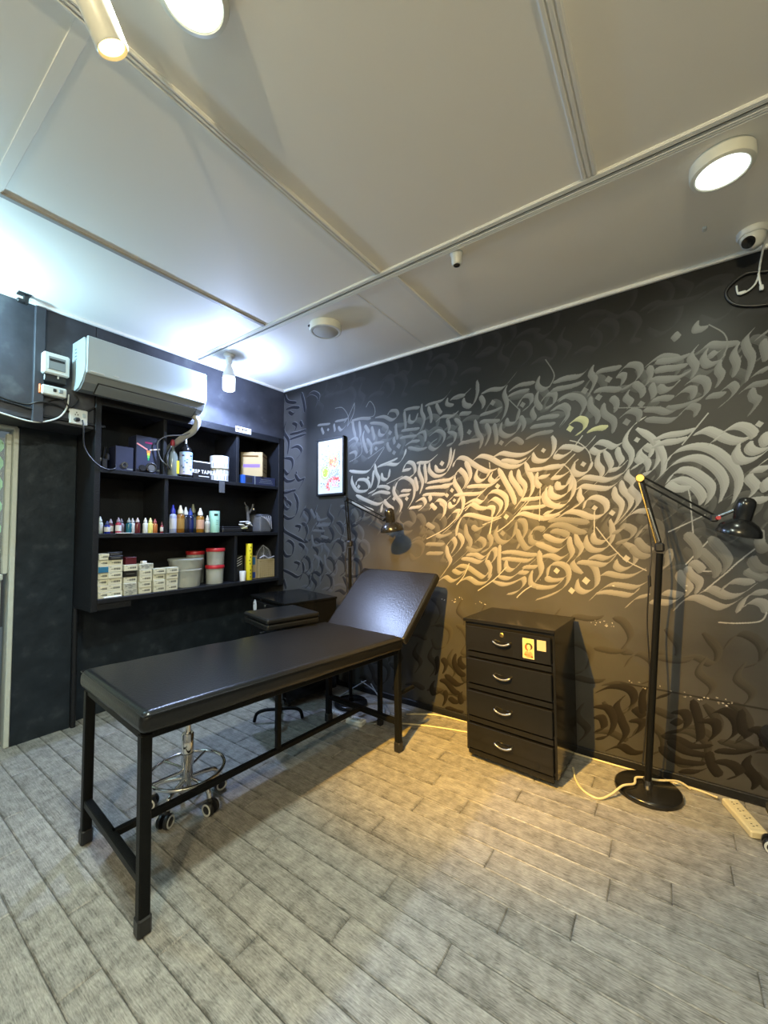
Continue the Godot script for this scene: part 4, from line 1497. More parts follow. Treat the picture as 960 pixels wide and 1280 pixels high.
# ------------------------------------------------------------------ things on the left wall
func left_wall_things() -> void:
	# split air conditioner, x is its depth
	var t := thing("air_conditioner", "white wall air conditioner over the black shelves", "air conditioner", Vector3(0.0, 2.20, 1.335))
	var prof := PackedVector2Array([Vector2(0, 0.02), Vector2(0.06, 0.0), Vector2(0.12, 0.005), Vector2(0.175, 0.04), Vector2(0.205, 0.085), Vector2(0.212, 0.15), Vector2(0.208, 0.27), Vector2(0.19, 0.305), Vector2(0.16, 0.315), Vector2(0, 0.315)])
	piece(t, "body", g().prism(prof, -0.385, 0.385), M.ac_grey)
	piece(t, "front_panel", g().at(Transform3D(Basis(Vector3.BACK, -0.012), Vector3(0.214, 0.20, 0))).box(Vector3.ZERO, Vector3(0.014, 0.232, 0.776), 0.006), M.ac_white)
	for z in [-0.387, 0.387]:
		piece(t, "end_cap", g().prism(PackedVector2Array([Vector2(0, 0.02), Vector2(0.05, 0.004), Vector2(0.11, 0.012), Vector2(0.17, 0.05), Vector2(0.208, 0.10), Vector2(0.215, 0.15), Vector2(0.21, 0.27), Vector2(0.19, 0.31), Vector2(0, 0.317)]), z - 0.006, z + 0.006), M.ac_white)
	piece(t, "louver", g().at(Transform3D(Basis(Vector3.BACK, 0.62), Vector3(0.150, 0.018, -0.01))).box(Vector3.ZERO, Vector3(0.085, 0.008, 0.64), 0.003), M.ac_grey, "grey outlet flap")
	var sl := g()
	sl.at(Transform3D(Basis(Vector3.BACK, 0.62), Vector3(0.150, 0.0195, -0.01))).box(Vector3.ZERO, Vector3(0.090, 0.007, 0.648), 0.001)
	piece(t, "outlet_gap", sl, M.dark_slot)
	for k in 4:
		piece(t, "side_slot", g().box(Vector3(0.06, 0.20 + k * 0.022, 0.394), Vector3(0.03, 0.006, 0.002)), M.ac_grey)
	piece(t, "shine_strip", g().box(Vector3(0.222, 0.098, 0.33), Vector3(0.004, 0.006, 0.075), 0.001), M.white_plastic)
	piece(t, "badge", g().box(Vector3(0.222, 0.105, 0.225), Vector3(0.003, 0.005, 0.03), 0.001), M.white_plastic)
	solo("drain_hose", g().tube([Vector3(0.10, 2.215, 0.985), Vector3(0.115, 2.17, 0.955), Vector3(0.07, 2.095, 0.965), Vector3(-0.02, 2.045, 1.003), Vector3(-0.14, 1.985, 1.035), Vector3(-0.26, 1.95, 1.06)], 0.023, 14, true), M.sleeve, "wrapped white hose bending from the air conditioner into the shelf", "hose")
	solo("thin_cable", g().tube([Vector3(0.03, 2.19, 0.88), Vector3(0.065, 2.13, 0.92), Vector3(0.06, 2.06, 1.02), Vector3(0.012, 2.03, 1.14), Vector3(-0.012, 1.97, 1.19), Vector3(-0.012, 1.86, 1.165), Vector3(0.012, 1.81, 1.12)], 0.004, 6, true), M.grey_plastic, "thin grey cable crossing the top shelf behind the hose", "cable")
	# electricity meter, switch box, socket
	t = thing("electric_meter", "white electricity meter box on the wall left of the air conditioner", "meter", Vector3(0.0, 2.270, 1.825))
	piece(t, "body", g().box(Vector3(0.035, 0.065, 0), Vector3(0.07, 0.130, 0.130), 0.008), M.cream if false else M.white_plastic)
	piece(t, "window", g().box(Vector3(0.071, 0.066, 0), Vector3(0.006, 0.078, 0.086), 0.002), M.ac_grey)
	piece(t, "display", g().box(Vector3(0.0742, 0.084, 0), Vector3(0.002, 0.014, 0.074)), M.dark_slot)
	piece(t, "terminal_cover", g().box(Vector3(0.025, -0.022, 0), Vector3(0.05, 0.042, 0.11), 0.004), M.black_plastic, "black terminal cover")
	piece(t, "seal", g().box(Vector3(0.052, -0.008, -0.012), Vector3(0.006, 0.020, 0.008), 0.001), M.white_plastic)
	t = thing("switch_box", "small white breaker box with a red end below the meter", "switch box", Vector3(0.0, 2.143, 1.828))
	piece(t, "body", g().box(Vector3(0.028, 0.030, 0), Vector3(0.055, 0.058, 0.122), 0.006), M.white_plastic)
	piece(t, "red_end", g().box(Vector3(0.02, 0.034, 0.066), Vector3(0.036, 0.056, 0.010), 0.003), M.orange, "orange red end piece")
	piece(t, "toggle", g().box(Vector3(0.058, 0.034, -0.03), Vector3(0.008, 0.022, 0.02), 0.002), M.ac_grey)
	piece(t, "toggle", g().box(Vector3(0.057, 0.034, 0.0), Vector3(0.004, 0.018, 0.016), 0.001), M.dark_slot)
	t = thing("wall_socket", "white socket plate with a black plug under the air conditioner's left end", "socket", Vector3(0.0, 2.003, 1.692))
	piece(t, "plate", g().box(Vector3(0.010, 0.048, 0), Vector3(0.020, 0.096, 0.098), 0.004), M.white_plastic)
	piece(t, "rocker", g().box(Vector3(0.022, 0.062, -0.028), Vector3(0.006, 0.026, 0.018), 0.002), M.ac_white)
	for q in [[0.074, 0.012], [0.060, 0.005], [0.060, 0.019]]:
		piece(t, "hole", g().box(Vector3(0.0205, q[0], q[1]), Vector3(0.002, 0.008, 0.005)), M.dark_slot)
	piece(t, "plug", g().box(Vector3(0.030, 0.028, 0.012), Vector3(0.030, 0.022, 0.030), 0.006), M.black_plastic, "black plug")
	solo("plug_cord", g().tube([Vector3(0.045, 2.03, 1.68), Vector3(0.05, 1.98, 1.675), Vector3(0.03, 1.86, 1.66), Vector3(0.03, 1.77, 1.60), Vector3(0.025, 1.735, 1.53), Vector3(0.01, 1.75, 1.475), Vector3(-0.03, 1.78, 1.46)], 0.0045, 8, true), M.black_plastic, "black cord sagging from the socket plug to the top shelf", "cord")
	solo("white_wall_cable", g().tube([Vector3(0.012, 2.01, 2.14), Vector3(0.015, 1.985, 2.02), Vector3(0.018, 1.972, 1.93), Vector3(0.02, 1.985, 1.86), Vector3(0.02, 2.03, 1.79), Vector3(0.02, 2.10, 1.755), Vector3(0.02, 2.18, 1.748)], 0.0048, 8, true), M.white_plastic, "white cable sagging from the door top to the breaker box", "cable")
	var k := g()
	k.tube([Vector3(0.012, 2.13, 2.20), Vector3(0.012, 2.08, 2.05), Vector3(0.012, 2.07, 1.95), Vector3(0.030, 2.095, 1.89), Vector3(0.012, 2.10, 1.80), Vector3(0.012, 2.07, 1.72), Vector3(0.012, 2.09, 1.66), Vector3(0.012, 2.14, 1.60)], 0.006, 6, true)
	k.tube([Vector3(0.012, 2.08, 2.18), Vector3(0.012, 2.06, 2.0), Vector3(0.02, 2.05, 1.90), Vector3(0.012, 2.12, 1.84), Vector3(0.012, 2.14, 1.80)], 0.005, 6, true)
	solo("black_wall_cables", k, M.black_plastic, "tangle of black cables along the ledge below the breaker box", "cables")
	solo("black_service_cable", g().tube([Vector3(0.02, 2.14, 1.77), Vector3(0.03, 2.10, 1.74), Vector3(0.02, 2.155, 1.70), Vector3(0.01, 2.19, 1.71)], 0.005, 6, true), M.black_plastic, "short black cable between breaker box and air conditioner", "cable")


# ------------------------------------------------------------------ the black shelf in its niche
const S1 := 1.742
const S2 := 1.306
const S3 := 0.878
const ZL := 1.600
const ZR := 0.010


func shelf() -> void:
	var t := thing("shelf_unit", "black wooden wall shelf with three tiers under the air conditioner", "shelf", Vector3(-0.175, 0.85, (ZL + ZR) / 2))
	var o := -t.position
	var f := func(called: String, lo: Vector3, hi: Vector3) -> void:
		piece(t, called, g().box((lo + hi) / 2 + o, hi - lo, 0.002), M.black_wood)
	f.call("back_panel", Vector3(-0.350, 0.85, ZR), Vector3(-0.338, 2.215, ZL))
	f.call("side_panel", Vector3(-0.338, 0.80, ZL - 0.035), Vector3(0.020, 2.215, ZL))
	f.call("side_panel", Vector3(-0.338, 0.80, ZR), Vector3(0.012, 2.215, ZR + 0.060))
	f.call("rail", Vector3(-0.020, 2.160, ZR + 0.060), Vector3(0.020, 2.215, ZL - 0.035))
	f.call("board", Vector3(-0.338, S1 - 0.028, ZR + 0.060), Vector3(0.006, S1, ZL - 0.035))
	f.call("board", Vector3(-0.338, S2 - 0.028, ZR + 0.060), Vector3(0.006, S2, ZL - 0.035))
	f.call("board", Vector3(-0.338, S3 - 0.030, ZR + 0.060), Vector3(0.026, S3, ZL - 0.035))
	f.call("divider", Vector3(-0.338, S1, 1.128), Vector3(-0.002, 2.160, 1.152))
	f.call("divider", Vector3(-0.338, S2, 1.110), Vector3(-0.002, S1 - 0.028, 1.138))
	f.call("divider", Vector3(-0.338, S1, 0.500), Vector3(-0.002, 2.160, 0.526))
	f.call("divider", Vector3(-0.338, S3, 0.510), Vector3(-0.002, S2 - 0.028, 0.534))
	f.call("lip", Vector3(-0.10, 0.805, 1.36), Vector3(0.018, S3 - 0.030, 1.565))
	var lab := thing("rail_label", "white printed label on the shelf's top rail", "label", Vector3(0.021, 2.184, 0.475))
	piece(lab, "paper", g().box(Vector3(0, 0.024, 0), Vector3(0.002, 0.048, 0.158)), M.paper)
	var z := 0.07
	for w in [0.010, 0.014, 0.012, 0.014, 0.010, 0.013, 0.008]:
		piece(lab, "print", g().box(Vector3(0.0012, 0.028, z - w / 2), Vector3(0.0006, 0.022, w)), M.dark_slot)
		z -= w + 0.006
	piece(lab, "print", g().box(Vector3(0.0012, 0.008, 0.0), Vector3(0.0006, 0.004, 0.13)), M.dark_slot)


# ------------------------------------------------------------------ furniture and lamps
func furniture() -> void:
	bed()
	stool(Vector3(1.125, 0, 1.56), 0.575, 0.475, "chrome rolling stool under the front end of the treatment bed")
	stool(Vector3(3.535, 0, 0.36), 0.485, 0.9, "rolling stool with white rimmed casters cut off by the right edge")
	cabinet(Vector3(2.322, 0, 0.425), Vector3(0.505, 0.80, 0.395), -0.06, "black four drawer cabinet with two stickers against the mural", true)
	cabinet(Vector3(0.425, 0, 0.525), Vector3(0.60, 0.775, 0.46), -0.225, "black drawer cabinet in the corner below the shelf", false)
	arm_rest()
	floor_lamp(Vector3(2.945, 0, 0.185), Vector3(3.03, 1.225, 0.20), Vector3(2.958, 1.578, 0.20), Vector3(3.245, 1.365, 0.22), Vector3(3.335, 1.335, 0.245), 0.145, "black floor lamp with a gold elbow joint, right of the drawer cabinet", true)
	floor_lamp(Vector3(1.06, 0, 0.25), Vector3(1.045, 1.215, 0.24), Vector3(1.005, 1.565, 0.24), Vector3(1.37, 1.40, 0.24), Vector3(1.437, 1.355, 0.245), 0.125, "black folding arm floor lamp behind the bed's raised back", false)
	poster()


func bed() -> void:
	var t := thing("treatment_bed", "long black vinyl treatment bed with raised backrest on a black steel frame", "treatment bed", Vector3(1.308, 0, 1.957), deg_to_rad(-4.2))
	var leather := FastNoiseLite.new()
	leather.seed = 8
	leather.frequency = 0.05
	leather.fractal_octaves = 2
	var tilt := 0.031
	var pad := g().at(Transform3D(Basis(Vector3.RIGHT, -tilt), Vector3(0.004, 0.664, -0.685)))
	pad.pad(Vector3.ZERO, Vector3(0.69, 0.078, 1.43), 0.030, 0.003, leather, 0.0125)
	var sp := piece(t, "seat_pad", pad, M.leather)
	var seam := g().at(Transform3D(Basis(Vector3.RIGHT, -tilt), Vector3(0.004, 0.664, -0.685)))
	var cr := [Vector3(-0.345, 0.028, 0.71), Vector3(0.345, 0.028, 0.71), Vector3(0.345, 0.028, -0.71), Vector3(-0.345, 0.028, -0.71)]
	seam.bar(cr[0], cr[1], 0.004, 0.001); seam.bar(cr[1], cr[2], 0.004, 0.001); seam.bar(cr[0], cr[3], 0.004, 0.001)
	piece(sp, "seam", seam, M.leather)
	var bx := Transform3D(Basis(Vector3.RIGHT, deg_to_rad(43.0)), Vector3(0.004, 0.822, -1.615))
	var bp := piece(t, "backrest_pad", g().at(bx).pad(Vector3.ZERO, Vector3(0.685, 0.062, 0.545), 0.02, 0.003, leather), M.leather)
	piece(bp, "backrest_board", g().at(bx).box(Vector3(0, -0.036, 0), Vector3(0.64, 0.014, 0.50), 0.003), M.black_wood)
	# steel frame
	piece(t, "pad_frame", frame_bars([Vector3(-0.30, 0.635, 0.0), Vector3(0.30, 0.635, 0.0), Vector3(0.30, 0.590, -1.395), Vector3(-0.30, 0.590, -1.395)]), M.black_metal)
	for q in [[-0.30, 0.0, 0.64, 0.006], [0.30, 0.0, 0.64, 0.010], [0.30, -1.395, 0.60, 0.004], [-0.30, -1.395, 0.60, 0.004]]:
		var sx := signf(q[0])
		var lg := piece(t, "leg", g().bar(Vector3(q[0] + sx * q[3], 0.015, q[1]), Vector3(q[0], q[2], q[1]), 0.036, 0.004), M.black_metal)
		piece(lg, "foot_cap", g().box(Vector3(q[0] + sx * q[3], 0.030, q[1]), Vector3(0.044, 0.06, 0.044), 0.006), M.black_plastic)
	for z in [0.0, -1.395]:
		piece(t, "crossbar", g().bar(Vector3(-0.30, 0.17, z), Vector3(0.30, 0.17, z), 0.030, 0.003), M.black_metal)
	piece(t, "centre_rail", g().bar(Vector3(0, 0.172, 0.0), Vector3(0, 0.172, -1.395), 0.026, 0.003), M.black_metal)
	piece(t, "centre_post", g().bar(Vector3(0, 0.172, -0.755), Vector3(0, 0.625, -0.755), 0.026, 0.003), M.black_metal)
	var rl := piece(t, "leg", g().bar(Vector3(0.01, 0.01, -1.575), Vector3(0.01, 0.66, -1.575), 0.028, 0.003), M.black_metal)
	piece(rl, "foot_cap", g().box(Vector3(0.01, 0.022, -1.575), Vector3(0.036, 0.044, 0.036), 0.005), M.black_plastic)
	piece(t, "back_bar", g().bar(Vector3(0.30, 0.33, -1.395), Vector3(0.30, 0.33, -1.56), 0.020, 0.003), M.black_metal)
	piece(t, "back_bar", g().bar(Vector3(-0.30, 0.33, -1.395), Vector3(-0.30, 0.33, -1.56), 0.020, 0.003), M.black_metal)
	piece(t, "hinge_bar", g().bar(Vector3(-0.31, 0.615, -1.42), Vector3(0.31, 0.615, -1.42), 0.026, 0.003), M.black_metal)


func frame_bars(p: Array) -> G:
	var s := g()
	for k in p.size():
		s.bar(p[k], p[(k + 1) % p.size()], 0.028, 0.003)
	return s


func stool(at: Vector3, seat_h: float, turn: float, label: String) -> void:
	var t := thing("rolling_stool", label, "stool", at, turn, "rolling stools")
	var st := piece(t, "seat", g().lathe([Vector2(0.0, seat_h - 0.07), Vector2(0.16, seat_h - 0.07), Vector2(0.175, seat_h - 0.06), Vector2(0.185, seat_h - 0.03), Vector2(0.178, seat_h - 0.008), Vector2(0.15, seat_h), Vector2(0.0, seat_h)], 36), M.leather)
	piece(st, "seat_plate", g().box(Vector3(0, seat_h - 0.08, 0), Vector3(0.16, 0.02, 0.16), 0.004), M.black_metal)
	piece(t, "gas_lift", g().tube([Vector3(0, 0.27, 0), Vector3(0, seat_h - 0.075, 0)], 0.014, 16), M.chrome)
	piece(t, "column", g().lathe([Vector2(0.022, 0.105), Vector2(0.025, 0.11), Vector2(0.025, 0.19), Vector2(0.0275, 0.195), Vector2(0.0275, 0.335), Vector2(0.024, 0.34), Vector2(0.0, 0.34)], 24), M.chrome)
	piece(t, "lever", g().tube([Vector3(0.0, seat_h - 0.10, 0.02), Vector3(-0.05, seat_h - 0.12, 0.06), Vector3(-0.075, seat_h - 0.135, 0.075)], 0.008, 8), M.black_plastic, "black height lever")
	var ring := []
	for k in 24:
		ring.append(Vector3(cos(TAU * k / 24) * 0.166, 0.165, sin(TAU * k / 24) * 0.166))
	piece(t, "foot_ring", g().tube(ring, 0.0085, 12, true, true), M.chrome)
	for k in 5:
		var a := TAU * k / 5 + 0.3
		var d := Vector3(cos(a), 0, sin(a))
		var e := Vector3(cos(a + 0.6), 0, sin(a + 0.6))
		if k < 4:
			piece(t, "spoke", g().tube([e * 0.024 + Vector3(0, 0.165, 0), e * 0.166 + Vector3(0, 0.165, 0)], 0.007, 10), M.chrome)
		piece(t, "leg", g().tube([d * 0.015 + Vector3(0, 0.125, 0), d * 0.09 + Vector3(0, 0.120, 0), d * 0.135 + Vector3(0, 0.108, 0), d * 0.150 + Vector3(0, 0.070, 0)], 0.011, 12, true), M.chrome)
		var side := d.cross(Vector3.UP)
		var c := piece(t, "caster", g().box(d * 0.152 + Vector3(0, 0.055, 0), Vector3(0.030, 0.036, 0.030), 0.010), M.black_plastic)
		for s in [-1.0, 1.0]:
			var w := g().at(Transform3D(Basis(d, side * s, d.cross(side * s)), d * 0.160 + side * s * 0.009 + Vector3(0, 0.031, 0)))
			w.lathe([Vector2(0.0, 0.0), Vector2(0.0305, 0.0), Vector2(0.031, 0.004), Vector2(0.0305, 0.014), Vector2(0.027, 0.018), Vector2(0.0, 0.017)], 20)
			piece(c, "wheel", w, M.black_plastic)
			var rim := g().at(Transform3D(Basis(d, side * s, d.cross(side * s)), d * 0.160 + side * s * 0.009 + Vector3(0, 0.031, 0)))
			rim.lathe([Vector2(0.019, 0.0175), Vector2(0.027, 0.0175), Vector2(0.0265, 0.020), Vector2(0.0195, 0.020), Vector2(0.019, 0.0175)], 20)
			piece(c, "wheel_rim", rim, M.white_plastic, "white wheel rim")


# at = middle of the front's foot
func cabinet(at: Vector3, s: Vector3, turn: float, label: String, stickers: bool) -> void:
	var t := thing("drawer_cabinet", label, "cabinet", at, turn, "black drawer cabinets")
	var d := s.z
	var y0 := 0.045
	var top := s.y
	piece(t, "body", g().box(Vector3(0, (y0 + top - 0.018) / 2, -d / 2 - 0.004), Vector3(s.x, top - 0.018 - y0, d - 0.008), 0.002), M.black_gloss)
	piece(t, "top", g().box(Vector3(0, top - 0.009, -d / 2 + 0.002), Vector3(s.x + 0.012, 0.018, d + 0.012), 0.002), M.black_gloss)
	var hs := (top - 0.018 - y0) / 4.0
	for k in 4:
		var y := top - 0.022 - hs * (k + 0.5)
		var hh := hs - 0.046
		var dr := piece(t, "drawer", g().box(Vector3(0, y + 0.006, 0.006), Vector3(s.x - 0.03, hh, 0.018), 0.003), M.black_gloss)
		var hx := -0.02
		piece(dr, "handle", g().tube([Vector3(hx - 0.045, y + 0.012, 0.014), Vector3(hx - 0.045, y + 0.012, 0.030), Vector3(hx - 0.025, y + 0.004, 0.036), Vector3(hx, y + 0.001, 0.038), Vector3(hx + 0.025, y + 0.004, 0.036), Vector3(hx + 0.045, y + 0.012, 0.030), Vector3(hx + 0.045, y + 0.012, 0.014)], 0.0055, 10, true), M.steel, "curved silver handle")
		piece(t, "front_rail", g().box(Vector3(0, y - hs / 2 + 0.006, -0.002), Vector3(s.x - 0.03, 0.03, 0.010), 0.002), M.black_gloss)
		if k == 0:
			var lk := g().at(Transform3D(Basis(Vector3.RIGHT, PI / 2), Vector3(hx, y + 0.052, 0.014)))
			lk.lathe([Vector2(0.0, 0.0), Vector2(0.012, 0.0), Vector2(0.012, 0.004), Vector2(0.009, 0.006), Vector2(0.0, 0.006)], 18)
			piece(dr, "lock", lk, M.brass if stickers else M.steel, "round lock")
			if stickers:
				var card := g()
				card.quad(Vector3(0.095, y - 0.048, 0.0162), Vector3(0.155, y - 0.048, 0.0162), Vector3(0.155, y + 0.056, 0.0162), Vector3(0.095, y + 0.056, 0.0162), Vector3.BACK)
				card.box(Vector3(0.125, y + 0.004, 0.0155), Vector3(0.06, 0.104, 0.001))
				piece(dr, "portrait_card", card, portrait(), "small printed portrait card of a dark haired woman")
				piece(dr, "square_sticker", g().box(Vector3(0.193, y + 0.030, 0.0156), Vector3(0.046, 0.054, 0.0012)), tinted(lin(0.36, 0.33, 0.24), 0.6), "plain cream square sticker")
			else:
				var ov := g().at(Transform3D(Basis(Vector3.RIGHT, PI / 2) * Basis().scaled(Vector3(0.7, 1, 1.25)), Vector3(-0.20, y + 0.026, 0.015)))
				ov.lathe([Vector2(0.0, 0.0), Vector2(0.045, 0.0), Vector2(0.045, 0.001), Vector2(0.0, 0.001)], 24)
				piece(dr, "oval_sticker", ov, oval_print(), "white oval sticker with a black line drawing")
				piece(dr, "square_sticker", g().box(Vector3(0.205, y + 0.03, 0.0156), Vector3(0.05, 0.055, 0.0012)), M.paper, "small white square sticker")
		elif k == 1 and stickers:
			pass
	for q in [[-1, 1], [1, 1], [-1, -1], [1, -1]]:
		var c := piece(t, "caster", g().box(Vector3(q[0] * (s.x / 2 - 0.04), 0.036, -d / 2 + q[1] * (d / 2 - 0.05)), Vector3(0.022, 0.02, 0.03), 0.004), M.black_plastic)
		var w := g().at(Transform3D(Basis(Vector3.BACK, PI / 2), Vector3(q[0] * (s.x / 2 - 0.04) + 0.009, 0.0165, -d / 2 + q[1] * (d / 2 - 0.05))))
		w.lathe([Vector2(0.0, 0.0), Vector2(0.016, 0.0), Vector2(0.016, 0.018), Vector2(0.0, 0.018)], 16)
		piece(c, "wheel", w, M.black_plastic)


func portrait() -> StandardMaterial3D:
	# a generic printed lady: warm paper, dark curls, green hat, pale face
	var im := Image.create(96, 168, false, Image.FORMAT_RGB8)
	im.fill(Color(0.74, 0.68, 0.48))
	var dot := func(cx: float, cy: float, rx: float, ry: float, c: Color) -> void:
		for y in range(int(cy - ry), int(cy + ry) + 1):
			var k := 1.0 - pow((y - cy) / ry, 2)
			if k > 0:
				var w := rx * sqrt(k)
				im.fill_rect(Rect2i(int(cx - w), y, int(2 * w), 1), c)
	for k in 40:
		dot.call(rng.randf_range(8, 88), rng.randf_range(8, 45), 2.5, 2.5, Color(0.95, 0.78, 0.40))
	dot.call(46, 72, 27, 30, Color(0.66, 0.26, 0.10))
	dot.call(60, 66, 24, 26, Color(0.28, 0.16, 0.10))
	dot.call(52, 46, 24, 11, Color(0.25, 0.33, 0.14))
	dot.call(52, 72, 17, 23, Color(0.80, 0.70, 0.52))
	dot.call(46, 68, 3, 1.6, Color(0.3, 0.2, 0.15))
	dot.call(59, 68, 3, 1.6, Color(0.3, 0.2, 0.15))
	dot.call(52, 84, 5, 2, Color(0.75, 0.25, 0.18))
	dot.call(50, 132, 34, 30, Color(0.68, 0.52, 0.36))
	dot.call(52, 104, 8, 12, Color(0.78, 0.66, 0.50))
	dot.call(24, 138, 12, 8, Color(0.52, 0.42, 0.18))
	dot.call(50, 140, 14, 10, Color(0.60, 0.45, 0.30))
	dot.call(78, 150, 10, 8, Color(0.45, 0.22, 0.10))
	for r in [[0, 0, 96, 5], [0, 163, 96, 5], [0, 0, 5, 168], [91, 0, 5, 168]]:
		im.fill_rect(Rect2i(r[0], r[1], r[2], r[3]), Color(0.78, 0.74, 0.60))
	return pic(im, 0.4)


func oval_print() -> StandardMaterial3D:
	var im := Image.create(64, 64, false, Image.FORMAT_RGB8)
	im.fill(Color(0.85, 0.85, 0.85))
	for k in 9:
		im.fill_rect(Rect2i(rng.randi_range(8, 46), rng.randi_range(6, 54), rng.randi_range(4, 14), rng.randi_range(3, 7)), Color(0.12, 0.12, 0.12))
	var m := pic(im, 0.5)
	m.uv1_triplanar = true
	m.uv1_scale = Vector3(12, 12, 12)
	return m


func arm_rest() -> void:
	var t := thing("arm_rest_stand", "square black padded arm rest on a four footed stand before the corner cabinet", "arm rest", Vector3(0.825, 0, 0.745), -0.24)
	piece(t, "pad", g().pad(Vector3(0.075, 0.751, 0.02), Vector3(0.37, 0.034, 0.38), 0.014), M.leather)
	piece(t, "lower_pad", g().pad(Vector3(0.075, 0.714, 0.02), Vector3(0.365, 0.036, 0.375), 0.012), M.leather)
	piece(t, "pad_board", g().box(Vector3(0.045, 0.687, 0.02), Vector3(0.28, 0.016, 0.32), 0.003), M.black_wood)
	piece(t, "pole", g().tube([Vector3(0, 0.075, 0), Vector3(0.01, 0.681, 0.01)], 0.016, 14), M.black_metal)
	piece(t, "hub", g().lathe([Vector2(0.0, 0.055), Vector2(0.024, 0.055), Vector2(0.024, 0.11), Vector2(0.018, 0.115), Vector2(0.0, 0.115)], 16), M.black_metal)
	for k in 4:
		var a := TAU * k / 4 + 0.55
		var d := Vector3(cos(a), 0, sin(a))
		piece(t, "leg", g().tube([d * 0.015 + Vector3(0, 0.085, 0), d * 0.09 + Vector3(0, 0.085, 0), d * 0.145 + Vector3(0, 0.065, 0), d * 0.162 + Vector3(0, 0.012, 0)], 0.0115, 10, true), M.black_metal)


func floor_lamp(foot: Vector3, j1: Vector3, j2: Vector3, j3: Vector3, head: Vector3, r: float, label: String, gold: bool) -> void:
	var t := thing("floor_lamp", label, "floor lamp", foot)
	j1 -= foot; j2 -= foot; j3 -= foot; head -= foot
	var joint: Material = M.brass if gold else M.black_plastic
	piece(t, "base", g().lathe([Vector2(0.0, 0.0), Vector2(r, 0.0), Vector2(r + 0.002, 0.006), Vector2(r, 0.02), Vector2(r - 0.008, 0.027), Vector2(0.02, 0.034), Vector2(0.0, 0.035)], 48), M.black_enamel)
	piece(t, "pole", g().tube([Vector3(0, 0.03, 0), j1 - Vector3(0, 0.03, 0)], 0.0155 if gold else 0.013, 16), M.black_metal)
	piece(t, "pole_collar", g().tube([Vector3(0, 0.03, 0), Vector3(0, 0.06, 0)], 0.021, 16), M.steel if gold else M.black_metal)
	piece(t, "joint", g().box(j1, Vector3(0.042, 0.046, 0.034), 0.008), M.black_plastic)
	var z := Vector3(0, 0, 0.0)
	var u := (j2 - j1).normalized()
	var side := Vector3(u.y, -u.x, 0).normalized()
	for s in [-1.0, 1.0]:
		piece(t, "arm_rod", g().bar(j1 + side * 0.010 * s, j2 + side * 0.010 * s, 0.009, 0.002), M.brass if gold and s < 0 else M.black_metal)
	piece(t, "elbow", g().at(Transform3D(Basis(Vector3.RIGHT, PI / 2), j2 - Vector3(0, 0, 0.018))).lathe([Vector2(0.0, 0.0), Vector2(0.019, 0.0), Vector2(0.021, 0.004), Vector2(0.021, 0.030), Vector2(0.018, 0.034), Vector2(0.0, 0.034)], 20), joint, "gold elbow disc" if gold else "")
	u = (j3 - j2).normalized()
	side = Vector3(u.y, -u.x, 0).normalized()
	for s in [-1.0, 1.0]:
		piece(t, "arm_rod", g().bar(j2 + side * 0.013 * s, j3 + side * 0.013 * s, 0.009, 0.002), M.black_metal)
	piece(t, "spring", g().tube([j1 + Vector3(0, 0.03, 0.012), j1.lerp(j2, 0.55) + Vector3(0, 0, 0.012)], 0.006, 8), M.steel if gold else M.black_metal)
	piece(t, "bracket", g().box(j3, Vector3(0.03, 0.034, 0.022), 0.006), M.black_plastic)
	# head: bowl shade below, tall round cap above, tipped a little
	var tip := -0.22 if gold else 0.10
	var hb := Transform3D(Basis(Vector3.BACK, tip) * Basis(Vector3.RIGHT, 0.10), head)
	var hs := piece(t, "shade", g().at(hb).lathe([Vector2(0.070, -0.050), Vector2(0.082, -0.046), Vector2(0.083, -0.040), Vector2(0.078, -0.018), Vector2(0.062, 0.004), Vector2(0.042, 0.018), Vector2(0.030, 0.024), Vector2(0.0, 0.026)], 40), M.black_enamel)
	piece(hs, "shade_inside", g().at(hb).lathe([Vector2(0.0, 0.012), Vector2(0.040, 0.006), Vector2(0.066, -0.022), Vector2(0.071, -0.048)], 32), M.grey_plastic)
	piece(t, "cap", g().at(hb).lathe([Vector2(0.030, 0.018), Vector2(0.034, 0.026), Vector2(0.036, 0.090), Vector2(0.033, 0.108), Vector2(0.022, 0.120), Vector2(0.008, 0.124), Vector2(0.0, 0.124)], 32), M.black_enamel)
	var hk := hb * Vector3(-0.034, 0.06, 0)
	piece(t, "swivel", g().tube([j3, hk], 0.008, 10), M.steel, "silver swivel pin")
	piece(t, "knob", g().tube([j3 + Vector3(0.012, 0.0, 0.012), j3 + Vector3(0.014, 0.002, 0.032)], 0.009, 12), M.red if gold else M.black_plastic)
	piece(t, "cord", g().tube([j2 + Vector3(0.01, -0.01, -0.02), j2.lerp(j1, 0.5) + Vector3(-0.012, 0, -0.02), j1 + Vector3(-0.035, -0.02, -0.01), j1 + Vector3(-0.045, -0.14, 0.0), Vector3(-0.025, 0.85, -0.004) + Vector3(j1.x * 0.55, 0, 0), Vector3(-0.012, 0.55, -0.006) + Vector3(j1.x * 0.4, 0, 0), Vector3(-0.020, 0.12, -0.004)], 0.0035, 6, true), M.black_plastic)
	if gold:
		piece(t, "cord_switch", g().box(j1 + Vector3(-0.047, -0.17, 0.0), Vector3(0.014, 0.06, 0.016), 0.005), M.black_plastic)


